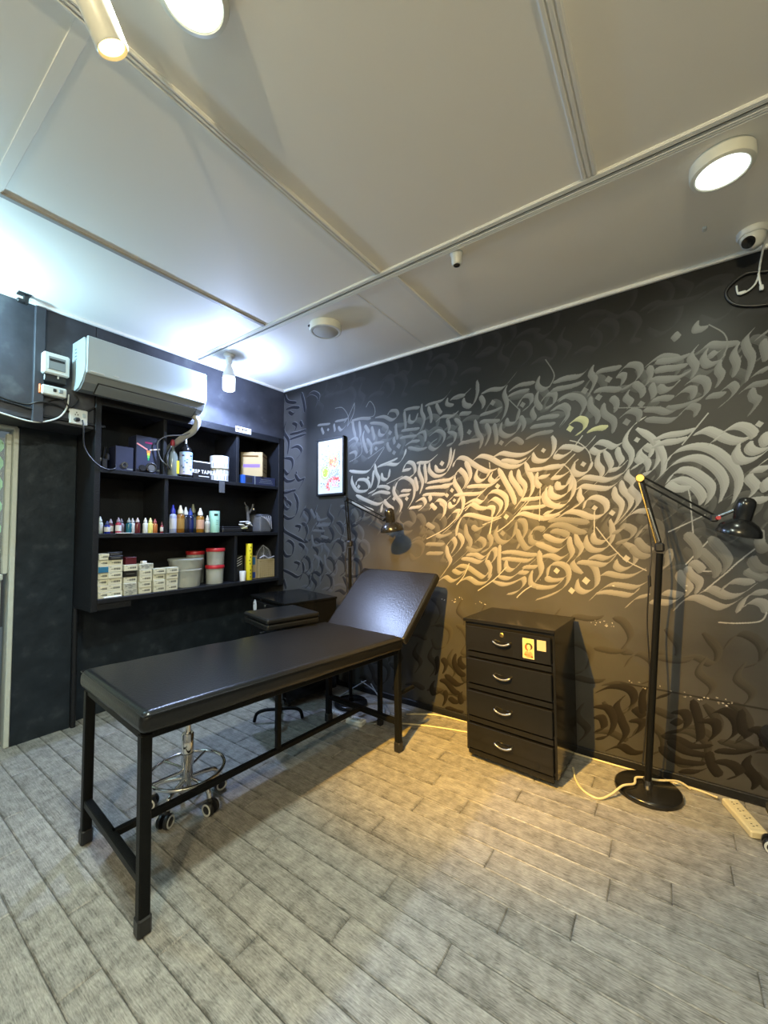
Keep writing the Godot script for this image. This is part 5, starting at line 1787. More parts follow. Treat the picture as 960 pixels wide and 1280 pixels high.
func poster() -> void:
	var t := thing("framed_poster", "framed white print with colourful doodles on the mural near the corner", "picture", Vector3(0.638, 1.626, 0.0))
	var w := 0.33
	var h := 0.512
	var f := g()
	for k in [[-w / 2 + 0.009, h / 2, 0.018, h], [w / 2 - 0.009, h / 2, 0.018, h], [0.0, 0.009, w, 0.018], [0.0, h - 0.009, w, 0.018]]:
		f.box(Vector3(k[0], k[1], 0.016), Vector3(k[2], k[3], 0.030), 0.002)
	piece(t, "frame", f, M.black_wood)
	var im := Image.create(240, 384, false, Image.FORMAT_RGB8)
	im.fill(Color(0.80, 0.82, 0.83))
	var r := RandomNumberGenerator.new()
	r.seed = 5
	var dot := func(cx: float, cy: float, rx: float, ry: float, c: Color) -> void:
		for y in range(int(cy - ry), int(cy + ry) + 1):
			var k := 1.0 - pow((y - cy) / ry, 2)
			if k > 0:
				var ww := rx * sqrt(k)
				im.fill_rect(Rect2i(int(cx - ww), y, maxi(int(2 * ww), 1), 1).intersection(Rect2i(0, 0, 240, 384)), c)
	var scatter := func(n: int, x0: float, y0: float, x1: float, y1: float, s0: float, s1: float, cs: Array) -> void:
		for k in n:
			var s := r.randf_range(s0, s1)
			dot.call(r.randf_range(x0, x1), r.randf_range(y0, y1), s, s * r.randf_range(0.4, 1.5), cs[r.randi() % cs.size()])
	var grey := [Color(0.50, 0.53, 0.58), Color(0.28, 0.30, 0.34), Color(0.64, 0.67, 0.72), Color(0.50, 0.60, 0.58)]
	scatter.call(330, 28, 40, 212, 340, 1.5, 4.5, grey)
	scatter.call(60, 175, 60, 212, 180, 2, 5, [Color(0.55, 0.62, 0.92), Color(0.66, 0.72, 0.95)])
	scatter.call(190, 105, 50, 190, 190, 3, 7, [Color(0.98, 0.86, 0.66), Color(0.97, 0.74, 0.46), Color(0.96, 0.66, 0.40), Color(0.93, 0.80, 0.52)])
	scatter.call(60, 115, 130, 180, 195, 3, 6, [Color(0.98, 0.50, 0.32), Color(0.97, 0.64, 0.45), Color(0.95, 0.42, 0.40)])
	dot.call(72, 232, 42, 48, Color(0.66, 0.84, 0.45))
	dot.call(72, 232, 34, 40, Color(0.88, 0.95, 0.72))
	dot.call(72, 232, 25, 30, Color(0.70, 0.82, 0.30))
	scatter.call(50, 40, 195, 104, 270, 2, 4, [Color(0.50, 0.66, 0.30), Color(0.86, 0.93, 0.55)])
	scatter.call(90, 118, 215, 200, 265, 1.5, 4.5, [Color(0.58, 0.52, 0.85), Color(0.74, 0.72, 0.95), Color(0.45, 0.55, 0.55)])
	for k in 90:
		var a := r.randf_range(2.6, 5.6)
		var q := Vector2(158, 325) + Vector2(cos(a) * 62, sin(a) * 48) + Vector2(r.randf_range(-12, 12), r.randf_range(-10, 10))
		dot.call(q.x, q.y, r.randf_range(3, 7), r.randf_range(3, 7), [Color(0.96, 0.42, 0.36), Color(0.93, 0.28, 0.26), Color(0.98, 0.62, 0.56)][r.randi() % 3])
	scatter.call(50, 140, 295, 195, 335, 2, 6, [Color(0.95, 0.55, 0.80), Color(0.98, 0.72, 0.86)])
	for k in 46:
		im.fill_rect(Rect2i(r.randi_range(28, 205), [36, 37, 342, 343][r.randi() % 4], r.randi_range(4, 9), 2), Color(0.4, 0.42, 0.45))
	var pr := g()
	pr.quad(Vector3(-w / 2 + 0.016, 0.016, 0.022), Vector3(w / 2 - 0.016, 0.016, 0.022), Vector3(w / 2 - 0.016, h - 0.016, 0.022), Vector3(-w / 2 + 0.016, h - 0.016, 0.022), Vector3.BACK)
	pr.box(Vector3(0, h / 2, 0.011), Vector3(w - 0.03, h - 0.03, 0.018))
	piece(t, "print", pr, pic(im, 0.35), "white print with orange, green and red doodles")


# ------------------------------------------------------------------ what stands on the shelves (front edges of the boards at x = 0)
func shelf_things() -> void:
	tier_one()
	tier_two()
	tier_three()


func tier_one() -> void:
	var y := S1 + 0.0006
	# two dark boxes on the left
	var t := thing("black_box", "smaller plain black box at the left of the top shelf", "box", Vector3(-0.10, y, 1.396))
	piece(t, "body", g().box(Vector3(0, 0.088, 0), Vector3(0.11, 0.175, 0.116), 0.003), M.navy_card)
	piece(t, "clasp", g().at(Transform3D(Basis(Vector3.BACK, -PI / 2), Vector3(0.055, 0.045, 0.0))).lathe([Vector2(0.012, 0.0), Vector2(0.022, 0.0), Vector2(0.022, 0.006), Vector2(0.012, 0.006), Vector2(0.012, 0.0)], 20), M.steel, "round silver clasp")
	piece(t, "shine_label", g().box(Vector3(0.0555, 0.018, -0.035), Vector3(0.001, 0.008, 0.04)), M.ac_grey)
	t = thing("printed_box", "larger black box with a three armed rainbow mark on the top shelf", "box", Vector3(-0.10, y, 1.242))
	piece(t, "body", g().box(Vector3(0, 0.136, 0), Vector3(0.13, 0.272, 0.170), 0.003), M.navy_card)
	var cols := [Color(0.95, 0.55, 0.30), Color(0.92, 0.82, 0.30), Color(0.45, 0.85, 0.35), Color(0.10, 0.70, 0.45)]
	for k in 4:
		var wd := 0.024 - k * 0.005
		var arm := g()
		var p0 := Vector3(0.0655, 0.170 - k * 0.018, 0)
		arm.box(p0 - Vector3(0, 0.009, 0), Vector3(0.0012, 0.018, wd))
		piece(t, "mark_stem", arm, tinted(cols[k], 0.4), "rainbow stem of the mark")
	piece(t, "mark_arm", g().bar(Vector3(0.0655, 0.175, 0.008), Vector3(0.0655, 0.212, 0.080), 0.002, 0.0, 0.010), tinted(Color(0.95, 0.62, 0.62), 0.4))
	piece(t, "mark_arm", g().bar(Vector3(0.0655, 0.175, -0.008), Vector3(0.0655, 0.192, -0.080), 0.002, 0.0, 0.009), tinted(Color(0.9, 0.85, 0.85), 0.4))
	piece(t, "mark_word", g().box(Vector3(0.0655, 0.226, 0.0), Vector3(0.0012, 0.012, 0.05)), tinted(Color(0.62, 0.10, 0.36), 0.4), "small magenta print")
	for zz in [-0.055, 0.04]:
		piece(t, "shine_label", g().box(Vector3(0.0657, 0.03, zz), Vector3(0.001, 0.012, 0.05)), M.ac_grey)
	t = thing("coiled_headset", "black ring shaped gadget lying before the rainbow marked box", "gadget", Vector3(-0.012, y, 1.23))
	piece(t, "ring", g().at(Transform3D(Basis(Vector3.BACK, PI / 2), Vector3(0.0, 0.042, 0.0))).tube(circle(0.032, 16), 0.008, 10, true, true), M.black_plastic)
	piece(t, "disc", g().at(Transform3D(Basis(Vector3.BACK, PI / 2), Vector3(0.0, 0.042, 0.0))).lathe([Vector2(0.0, -0.004), Vector2(0.024, -0.004), Vector2(0.024, 0.004), Vector2(0.0, 0.004)], 18), M.grey_plastic)
	piece(t, "pad", g().at(Transform3D(Basis(Vector3.BACK, PI / 2), Vector3(-0.0, 0.034, 0.062))).lathe([Vector2(0.0, -0.008), Vector2(0.022, -0.008), Vector2(0.024, 0.0), Vector2(0.022, 0.008), Vector2(0.0, 0.008)], 18), M.black_plastic)
	t = thing("small_machine", "small black machine with silver tips at the left end of the top shelf", "machine", Vector3(-0.05, y, 1.525))
	piece(t, "body", g().box(Vector3(0, 0.035, 0), Vector3(0.05, 0.07, 0.035), 0.006), M.black_plastic)
	piece(t, "grip", g().tube([Vector3(0, 0.06, 0.005), Vector3(0.004, 0.15, -0.006)], 0.010, 12), M.black_metal)
	piece(t, "tip", g().tube([Vector3(0.01, 0.05, 0.02), Vector3(0.01, 0.075, 0.02)], 0.007, 10), M.steel, "silver tip")
	piece(t, "coil", g().box(Vector3(0.0, 0.085, -0.022), Vector3(0.03, 0.05, 0.024), 0.008), M.black_plastic)
	solo("loose_cable", g().tube([Vector3(0.006, 1.79, 1.12), Vector3(0.008, 1.88, 1.13), Vector3(0.006, 1.96, 1.10), Vector3(-0.02, 1.93, 1.105), Vector3(0.008, 1.83, 1.125), Vector3(0.006, 1.79, 1.105)], 0.006, 8, true), M.black_plastic, "black cable looped over the divider beside the rainbow marked box", "cord")
	# bottles
	t = thing("spray_bottle", "clear glass bottle with a red top and yellow tag on the top shelf", "bottle", Vector3(-0.045, y, 1.062))
	piece(t, "glass", g().lathe([Vector2(0.0, 0.0), Vector2(0.036, 0.002), Vector2(0.038, 0.01), Vector2(0.038, 0.15), Vector2(0.030, 0.18), Vector2(0.015, 0.205), Vector2(0.013, 0.235), Vector2(0.0, 0.236)], 24), tinted(Color(0.42, 0.45, 0.42), 0.12))
	piece(t, "stopper", g().lathe([Vector2(0.0, 0.236), Vector2(0.014, 0.236), Vector2(0.017, 0.25), Vector2(0.015, 0.27), Vector2(0.008, 0.285), Vector2(0.0, 0.286)], 16), tinted(Color(0.62, 0.20, 0.26), 0.4), "red stopper")
	piece(t, "tag", g().box(Vector3(0.032, 0.07, -0.026), Vector3(0.004, 0.10, 0.022), 0.001), M.yellow, "yellow tag")
	t = thing("pump_bottle", "black bottle with a pale pictured label and pump, beside the tape box", "bottle", Vector3(-0.045, y, 0.956))
	piece(t, "glass", g().lathe([Vector2(0.0, 0.0), Vector2(0.045, 0.002), Vector2(0.047, 0.01), Vector2(0.047, 0.20), Vector2(0.040, 0.232), Vector2(0.018, 0.252), Vector2(0.016, 0.268), Vector2(0.0, 0.268)], 28), M.black_gloss)
	var lb := Image.create(96, 64, false, Image.FORMAT_RGB8)
	for yy in 64:
		for xx in 96:
			var f := yy / 64.0
			lb.set_pixel(xx, yy, Color(0.60, 0.74, 0.86).lerp(Color(0.80, 0.78, 0.90), f))
	for k in 70:
		lb.fill_rect(Rect2i(rng.randi_range(0, 90), rng.randi_range(2, 56), rng.randi_range(2, 7), rng.randi_range(2, 5)), [Color(0.30, 0.45, 0.62), Color(0.86, 0.70, 0.86), Color(0.85, 0.90, 0.75), Color(0.2, 0.22, 0.3)][rng.randi() % 4])
	piece(t, "label", g().lathe([Vector2(0.0476, 0.02), Vector2(0.0478, 0.03), Vector2(0.0478, 0.19), Vector2(0.0476, 0.20)], 28), pic(lb, 0.4), "pale blue printed label")
	piece(t, "pump", g().tube([Vector3(0, 0.268, 0), Vector3(0, 0.325, 0)], 0.007, 10), M.white_plastic, "white pump stem")
	piece(t, "pump_head", g().box(Vector3(0.004, 0.328, 0.002), Vector3(0.026, 0.012, 0.016), 0.004), M.white_plastic)
	t = thing("tape_box", "black box lettered in white, between the pump bottle and the white rolls", "box", Vector3(-0.09, y, 0.834))
	piece(t, "body", g().box(Vector3(0, 0.072, 0), Vector3(0.14, 0.144, 0.146), 0.002), M.black_plastic)
	piece(t, "edge_line", g().box(Vector3(0.0706, 0.138, 0.0), Vector3(0.0012, 0.008, 0.146)), M.paper)
	piece(t, "under_line", g().box(Vector3(0.0706, 0.022, -0.018), Vector3(0.0012, 0.006, 0.09)), M.paper)
	piece(t, "lettering", lettering("GRIP TAPE", 0.031), M.paper, "white lettering").transform = Transform3D(Basis(Vector3.UP, PI / 2), Vector3(0.0708, 0.058, 0.012))
	t = thing("tape_rolls", "white cartridge rolls stacked in one short pillar on the top shelf", "rolls", Vector3(-0.07, y, 0.648))
	for k in 4:
		var r := 0.075 if k < 2 else 0.077
		var dx := [0.003, -0.004, 0.002, 0.0][k] as float
		var rb := piece(t, "roll", g().lathe([Vector2(0.03, 0.0), Vector2(r, 0.0), Vector2(r, 0.052), Vector2(0.03, 0.052), Vector2(0.03, 0.0)], 32, Vector3(dx, k * 0.0535, dx)), M.paper)
		for q in 16:
			var a := TAU * q / 16 + k * 0.2
			piece(rb, "print", g().at(Transform3D(Basis(Vector3.UP, -a), Vector3(dx, k * 0.0535 + 0.026, dx))).box(Vector3(r + 0.0002, 0, 0), Vector3(0.0014, 0.036, 0.006)), M.ac_grey)
	solo("tape_tail", strip_mesh(), tinted(Color(0.34, 0.35, 0.37), 0.3), "grey tape tail hanging over the edge below the white rolls", "tape")
	# boxes at the right
	t = thing("flat_box", "flat dark box with a blue end under the cardboard carton", "box", Vector3(-0.16, y, 0.262))
	piece(t, "body", g().box(Vector3(0, 0.040, 0), Vector3(0.26, 0.080, 0.37), 0.002), M.navy_card)
	piece(t, "blue_end", g().box(Vector3(0.001, 0.040, 0.170), Vector3(0.262, 0.0805, 0.032), 0.002), M.blue_card, "bright blue end")
	piece(t, "band", g().box(Vector3(0.1305, 0.040, 0.050), Vector3(0.001, 0.078, 0.010)), M.ac_grey)
	for k in 3:
		piece(t, "print", g().box(Vector3(0.1305, 0.024 + k * 0.016, -0.075), Vector3(0.001, 0.004, 0.16 - k * 0.02)), M.ac_grey)
	piece(t, "picture", g().box(Vector3(0.1305, 0.040, 0.11), Vector3(0.001, 0.05, 0.06)), M.dark_slot)
	t = thing("carton", "brown cardboard carton with purple print on top of the flat dark box", "carton", Vector3(-0.150, y + 0.0812, 0.232), 0.70)
	piece(t, "body", g().box(Vector3(0, 0.114, 0), Vector3(0.20, 0.228, 0.20), 0.003), M.carton)
	piece(t, "purple_band", g().box(Vector3(0.0, 0.10, 0.1005), Vector3(0.15, 0.03, 0.001)), tinted(Color(0.48, 0.36, 0.62), 0.7), "purple printed band")
	piece(t, "tape_strip", g().box(Vector3(0.0, 0.2284, 0.0), Vector3(0.05, 0.001, 0.198)), M.cream)
	for k in 3:
		piece(t, "print", g().box(Vector3(0.1005, 0.05 + k * 0.035, 0.0), Vector3(0.001, 0.007, 0.16 - k * 0.05)), tinted(Color(0.30, 0.22, 0.10), 0.8))
		piece(t, "print", g().box(Vector3(-0.01, 0.19, 0.1005), Vector3(0.14, 0.014, 0.001)), tinted(Color(0.50, 0.36, 0.16), 0.8))
	piece(t, "print", g().box(Vector3(0.1005, 0.195, 0.0), Vector3(0.001, 0.012, 0.20)), tinted(Color(0.50, 0.30, 0.14), 0.8))


func circle(r: float, n: int) -> Array:
	var o := []
	for k in n:
		o.append(Vector3(cos(TAU * k / n) * r, 0, sin(TAU * k / n) * r))
	return o


func strip_mesh() -> G:
	var s := g()
	s.box(Vector3(0.0095, S1 - 0.052, 0.672), Vector3(0.003, 0.10, 0.052), 0.001)
	s.box(Vector3(-0.0, S1 + 0.0012, 0.672), Vector3(0.022, 0.0018, 0.052))
	return s


func lettering(words: String, high: float) -> TextMesh:
	var tm := TextMesh.new()
	tm.text = words
	var f := SystemFont.new()
	f.font_names = PackedStringArray(["Droid Sans"])
	f.font_weight = 700
	tm.font = f
	tm.font_size = 32
	tm.pixel_size = high / 24.0
	tm.depth = 0.001
	return tm


func dropper(called: String, at: Vector3, r: float, h: float, c: Color, cap: Color, label: String, cat: String, grp: String, wrap := Color.TRANSPARENT) -> void:
	var t := thing(called, label, cat, at, rng.randf_range(-0.6, 0.6), grp)
	var b := h * 0.68
	piece(t, "bottle", g().lathe([Vector2(0.0, 0.0), Vector2(r * 0.95, 0.001), Vector2(r, 0.004), Vector2(r, b * 0.88), Vector2(r * 0.82, b * 0.97), Vector2(r * 0.45, b), Vector2(r * 0.45, b + 0.004), Vector2(0.0, b + 0.004)], 20), tinted(c, 0.3))
	piece(t, "cap", g().lathe([Vector2(0.0, b + 0.004), Vector2(r * 0.68, b + 0.004), Vector2(r * 0.66, b + h * 0.12), Vector2(r * 0.36, h * 0.90), Vector2(r * 0.22, h), Vector2(0.0, h)], 16), tinted(cap, 0.4))
	if wrap.a > 0.0:
		piece(t, "label", g().lathe([Vector2(r + 0.0003, b * 0.22), Vector2(r + 0.0006, b * 0.24), Vector2(r + 0.0006, b * 0.74), Vector2(r + 0.0003, b * 0.76)], 20), tinted(wrap, 0.5))


func tier_two() -> void:
	var y := S2 + 0.0006
	var inks := [
		[1.535, -0.05, 0.115, Color(0.75, 0.78, 0.74), Color(0.85, 0.87, 0.85), "pale dropper bottle at the left end of the middle shelf"],
		[1.500, -0.03, 0.085, Color(0.06, 0.14, 0.52), Color(0.20, 0.26, 0.45), "blue ink bottle, the first coloured one from the left end"],
		[1.468, -0.06, 0.100, Color(0.35, 0.13, 0.22), Color(0.62, 0.60, 0.66), "plum ink bottle between the blue and the red ones"],
		[1.432, -0.03, 0.110, Color(0.60, 0.16, 0.26), Color(0.55, 0.52, 0.60), "large pinkish red ink bottle on the middle shelf"],
		[1.398, -0.07, 0.105, Color(0.55, 0.50, 0.54), Color(0.40, 0.40, 0.46), "greyish ink bottle standing back behind the red one"],
		[1.366, -0.03, 0.108, Color(0.05, 0.34, 0.40), Color(0.60, 0.62, 0.64), "teal ink bottle on the middle shelf"],
		[1.334, -0.05, 0.108, Color(0.74, 0.76, 0.78), Color(0.72, 0.72, 0.74), "white ink bottle right beside the teal one"],
		[1.305, -0.04, 0.112, Color(0.36, 0.10, 0.13), Color(0.78, 0.74, 0.76), "dark red ink bottle with a pale cap right of the teal one"],
		[1.252, -0.04, 0.112, Color(0.80, 0.82, 0.84), Color(0.86, 0.86, 0.88), "white ink bottle standing alone beside the pale yellow one"],
		[1.222, -0.03, 0.112, Color(0.84, 0.80, 0.45), Color(0.90, 0.88, 0.62), "pale yellow ink bottle with a cream cap"],
		[1.190, -0.03, 0.105, Color(0.66, 0.38, 0.20), Color(0.62, 0.30, 0.32), "orange brown ink bottle near the divider"],
		[1.170, -0.075, 0.105, Color(0.55, 0.72, 0.60), Color(0.50, 0.66, 0.64), "pale green ink bottle near the divider"],
	]
	for k in inks:
		dropper("ink_bottle", Vector3(k[1], y, k[0]), 0.0172, k[2], k[3], k[4], k[5], "ink bottle", "ink bottles on the middle shelf", Color(0.80, 0.80, 0.80) if rng.randf() < 0.35 else Color.TRANSPARENT)
	dropper("ink_bottle", Vector3(-0.012, y, 1.149), 0.0105, 0.085, Color(0.50, 0.10, 0.16), Color(0.35, 0.10, 0.14), "small red ink bottle right beside the divider", "ink bottle", "ink bottles on the middle shelf", Color(0.82, 0.80, 0.78))
	solo("paper_slip", g().box(Vector3(0.0, y + 0.0025, 1.405), Vector3(0.03, 0.004, 0.10), 0.001), M.paper, "white slip of card under the red and teal ink bottles", "paper")
	var big := [
		[1.048, -0.05, 0.026, 0.215, Color(0.62, 0.66, 0.80), Color(0.16, 0.20, 0.62), Color(0.78, 0.80, 0.86), "white squeeze bottle with a blue cap beside the divider"],
		[0.990, -0.05, 0.030, 0.215, Color(0.52, 0.34, 0.08), Color(0.84, 0.82, 0.70), Color(0.62, 0.48, 0.24), "amber squeeze bottle next to the blue capped one"],
		[0.932, -0.08, 0.027, 0.205, Color(0.07, 0.08, 0.12), Color(0.80, 0.80, 0.78), Color(0.10, 0.12, 0.20), "dark squeeze bottle with a white cap between the amber ones"],
		[0.882, -0.10, 0.025, 0.200, Color(0.06, 0.10, 0.25), Color(0.18, 0.28, 0.62), Color(0.08, 0.14, 0.36), "navy squeeze bottle with a blue cap between the amber ones"],
		[0.838, -0.138, 0.028, 0.235, Color(0.20, 0.22, 0.22), Color(0.55, 0.56, 0.48), Color(0.30, 0.32, 0.30), "tall grey bottle standing behind the right amber one"],
		[0.832, -0.04, 0.030, 0.200, Color(0.56, 0.38, 0.08), Color(0.86, 0.84, 0.78), Color(0.80, 0.62, 0.52), "amber squeeze bottle with a pink label near the green can"],
		[0.775, -0.03, 0.020, 0.140, Color(0.74, 0.74, 0.70), Color(0.80, 0.80, 0.76), Color(0.64, 0.64, 0.60), "small white bottle beside the green can"],
	]
	for k in big:
		dropper("squeeze_bottle", Vector3(k[1], y, k[0]), k[2], k[3], k[4], k[5], k[7], "bottle", "squeeze bottles on the middle shelf", k[6])
	var t := thing("green_can", "pale green can with dark print on the middle shelf", "can", Vector3(-0.055, y, 0.697))
	piece(t, "body", g().lathe([Vector2(0.0, 0.0), Vector2(0.041, 0.0), Vector2(0.042, 0.004), Vector2(0.042, 0.176), Vector2(0.040, 0.180), Vector2(0.0, 0.180)], 28), M.mint)
	piece(t, "print", g().at(Transform3D(Basis(Vector3.UP, -0.25), Vector3(0, 0.148, 0))).box(Vector3(0.0412, 0, 0), Vector3(0.0016, 0.018, 0.03)), tinted(Color(0.10, 0.20, 0.18), 0.5))
	for k in 3:
		piece(t, "print", g().at(Transform3D(Basis(Vector3.UP, 0.1), Vector3(0, 0.07 + k * 0.016, 0))).box(Vector3(0.0415, 0, 0.004), Vector3(0.0014, 0.003, 0.02)), tinted(Color(0.20, 0.36, 0.32), 0.5))
	t = thing("black_case", "flat black case lying right of the green can", "case", Vector3(-0.10, y, 0.545))
	piece(t, "body", g().box(Vector3(0, 0.018, 0), Vector3(0.16, 0.036, 0.19), 0.006), M.black_plastic)
	piece(t, "lid", g().box(Vector3(-0.002, 0.044, 0.004), Vector3(0.155, 0.014, 0.18), 0.006), M.black_plastic)
	t = thing("needle_wrappers", "crumpled white wrappers beside the black case", "wrappers", Vector3(-0.05, y, 0.385))
	for k in 6:
		piece(t, "wrapper", g().at(Transform3D(Basis.from_euler(Vector3(rng.randf_range(-0.5, 0.5), rng.randf_range(-1.5, 1.5), rng.randf_range(-0.3, 0.3))), Vector3(rng.randf_range(-0.02, 0.03), 0.034 + k * 0.012, rng.randf_range(-0.045, 0.05)))).box(Vector3.ZERO, Vector3(0.05, 0.010, 0.058), 0.003), M.paper if k != 0 else tinted(Color(0.80, 0.80, 0.62), 0.6))
	t = thing("tattoo_machine", "black tattoo machine standing upright with its clip among the wrappers", "machine", Vector3(-0.10, y, 0.326))
	piece(t, "stand", g().box(Vector3(0, 0.045, 0), Vector3(0.06, 0.09, 0.07), 0.012), M.black_plastic)
	piece(t, "body", g().tube([Vector3(0, 0.085, 0), Vector3(0.0, 0.18, 0.01), Vector3(0.01, 0.235, 0.03)], 0.015, 12, true), M.grey_plastic)
	piece(t, "frame", g().tube([Vector3(0, 0.16, 0.01), Vector3(0.01, 0.22, -0.03), Vector3(0.01, 0.26, -0.04)], 0.009, 10, true), M.grey_plastic)
	piece(t, "tip", g().tube([Vector3(0.01, 0.235, 0.03), Vector3(0.01, 0.275, 0.055)], 0.006, 10), M.steel)
	piece(t, "clip", g().box(Vector3(0.012, 0.215, -0.045), Vector3(0.022, 0.022, 0.02), 0.004), M.steel)
	t = thing("bagged_box", "dark box in clear crinkled film at the right end of the middle shelf", "box", Vector3(-0.11, y, 0.182), 0.10)
	piece(t, "box", g().box(Vector3(0, 0.070, 0), Vector3(0.12, 0.138, 0.130), 0.004), M.grey_plastic)
	piece(t, "film", g().pad(Vector3(0, 0.084, -0.002), Vector3(0.145, 0.166, 0.152), 0.02, 0.010, crumple(31)), M.bag_film)
	for k in 5:
		piece(t, "film_fold", g().tube([Vector3(0.078, 0.03 + k * 0.02, -0.065 + k * 0.012), Vector3(0.082, 0.08 + k * 0.012, -0.055 + k * 0.02), Vector3(0.07, 0.15, -0.06 + k * 0.03)], 0.0022, 6, true), M.bag_fold)


func crumple(sd: int) -> FastNoiseLite:
	var n := FastNoiseLite.new()
	n.seed = sd
	n.frequency = 0.14
	n.fractal_octaves = 2
	return n


func tier_three() -> void:
	var y := S3 + 0.0006
	# stacks of cartridge boxes: z, boxes from the bottom up (c cream, k black, b blue, w grey print)
	var stacks := [[1.528, 0.064, "ccccbcc", "first stack from the left"], [1.458, 0.090, "cccccckk", "second stack from the left"], [1.362, 0.088, "wwckc", "third stack from the left"], [1.264, 0.088, "cccc", "fourth stack from the left"], [1.168, 0.086, "cccc", "fifth stack from the left"], [1.073, 0.090, "cccc", "stack next to the round tubs"]]
	var high := 0.0415
	var prints := [carton_print(1), carton_print(2), carton_print(3)]
	var ord := ["lowest box", "second box from below", "third box from below", "fourth box from below", "fifth box from below", "sixth box from below", "seventh box from below", "topmost box"]
	var made := {}
	for s in stacks:
		var n: int = s[2].length()
		for k in n:
			var kind: String = s[2][k]
			var colour: String = {"c": "cream", "k": "black", "b": "blue and cream", "w": "greyish printed"}[kind]
			var place: String = ord[k] if k < n - 1 else "topmost box"
			var hh := high if kind != "k" or n < 8 else 0.024
			var yy := y + k * (high + 0.0006)
			if n == 8 and k == 7:
				yy = y + 6 * (high + 0.0006) + 0.025
			var t := thing("cartridge_box", "%s cartridge box, %s in the %s" % [colour, place, s[3]], "box", Vector3(-0.045 + rng.randf_range(-0.006, 0.006), yy, s[0] + rng.randf_range(-0.002, 0.002)), rng.randf_range(-0.03, 0.03), "stacked cartridge boxes on the lowest shelf")
			var key := "%s%s%s" % [kind, s[1], hh]
			if not made.has(key):
				made[key] = [g().box(Vector3(0, hh / 2, 0), Vector3(0.10, hh, s[1] - 0.004), 0.0015).mesh(), front_quad(0.0506, hh, s[1] - 0.006)]
			piece(t, "carton", made[key][0], M.black_plastic if kind == "k" else M.card_cream)
			if kind == "c" or kind == "w":
				piece(t, "print", made[key][1], prints[2] if kind == "w" else prints[rng.randi() % 2])
			elif kind == "b":
				piece(t, "print", made[key][1], M.blue_card if false else tinted(Color(0.16, 0.42, 0.56), 0.5), "blue front")
			else:
				piece(t, "print", g().box(Vector3(0.0505, hh * 0.5, 0.0), Vector3(0.001, 0.006, s[1] * 0.6)), M.grey_plastic)
	var tb := thing("cartridge_box", "greyish cartridge box laid across the top of the fourth stack", "box", Vector3(-0.055, y + 4 * 0.0421, 1.255), 0.08, "stacked cartridge boxes on the lowest shelf")
	piece(tb, "carton", g().box(Vector3(0, 0.02, 0), Vector3(0.10, 0.040, 0.092), 0.0015), M.card_cream)
	piece(tb, "print", front_quad(0.0506, 0.040, 0.09), prints[2])
	solo("white_eraser", g().box(Vector3.ZERO, Vector3(0.04, 0.018, 0.03), 0.003), M.paper, "little white block on top of the fourth stack", "block", "", Vector3(-0.05, y + 4 * 0.0421 + 0.0502, 1.255))
	solo("red_box", g().box(Vector3.ZERO, Vector3(0.08, 0.05, 0.07), 0.002), tinted(Color(0.30, 0.03, 0.06), 0.5), "dark red box lying on the back of the third stack", "box", "", Vector3(-0.055, y + 5 * 0.0421 + 0.0255, 1.352))
	solo("folded_paper", g().box(Vector3(0.006, y + 0.005, 1.475), Vector3(0.035, 0.010, 0.105), 0.003), M.white_plastic, "white folded paper at the front edge below the second stack", "paper")
	# round tubs with lids
	var tubs := [[0.902, y, 0.118, 0.140, "lower round plastic tub with a pale lid on the lowest shelf"], [0.902, y + 0.142, 0.130, 0.080, "upper round plastic tub stacked on the other one"]]
	for q in tubs:
		var t := thing("plastic_tub", q[4], "tub", Vector3(-0.12, q[1], q[0]), 0.0, "stacked plastic tubs")
		var r: float = q[2]
		var h: float = q[3]
		piece(t, "wall", g().lathe([Vector2(0.0, 0.0), Vector2(r * 0.88, 0.0), Vector2(r * 0.9, 0.004), Vector2(r * 0.98, h - 0.012), Vector2(0.0, h - 0.012)], 36), M.tub)
		piece(t, "lid", g().lathe([Vector2(0.0, h - 0.012), Vector2(r, h - 0.016), Vector2(r * 1.02, h - 0.012), Vector2(r * 1.02, h - 0.003), Vector2(r * 0.97, h), Vector2(0.0, h)], 36), M.tub_lid if q[3] > 0.1 else M.tub, "pale lid")
		piece(t, "contents", g().lathe([Vector2(0.0, 0.004), Vector2(r * 0.8, 0.004), Vector2(r * 0.82, h * 0.5), Vector2(0.0, h * 0.55)], 24), M.filling if q[3] > 0.1 else M.sleeve, "pale contents")
	var jars := [[0.672, -0.08, y, 0.155, 0.92, "lower clear jar with a red lid and white filling"], [0.667, -0.08, y + 0.1565, 0.140, 0.42, "upper clear jar with a red lid, stacked on the other jar"], [0.745, -0.256, y, 0.270, 0.8, "red lidded jar standing back between tubs and jars"]]
	for q in jars:
		var t := thing("lidded_jar", q[5], "jar", Vector3(q[1], q[2], q[0]), 0.0, "red lidded jars")
		var h: float = q[3]
		piece(t, "wall", g().lathe([Vector2(0.0, 0.0), Vector2(0.066, 0.0), Vector2(0.068, 0.004), Vector2(0.071, h - 0.028), Vector2(0.0, h - 0.028)], 32), M.tub)
		piece(t, "filling", g().lathe([Vector2(0.0, 0.004), Vector2(0.064, 0.004), Vector2(0.065, (h - 0.032) * q[4] * 0.92), Vector2(0.03, (h - 0.032) * q[4]), Vector2(0.0, (h - 0.032) * q[4])], 28), M.filling, "white filling")
		piece(t, "lid", g().lathe([Vector2(0.0, h - 0.028), Vector2(0.075, h - 0.028), Vector2(0.076, h - 0.024), Vector2(0.076, h - 0.004), Vector2(0.073, h), Vector2(0.0, h)], 32), M.red, "red screw lid")
	# right compartment
	var yt := thing("yellow_tube", "tall yellow tube with black marks on the lowest shelf", "tube", Vector3(-0.03, y, 0.368))
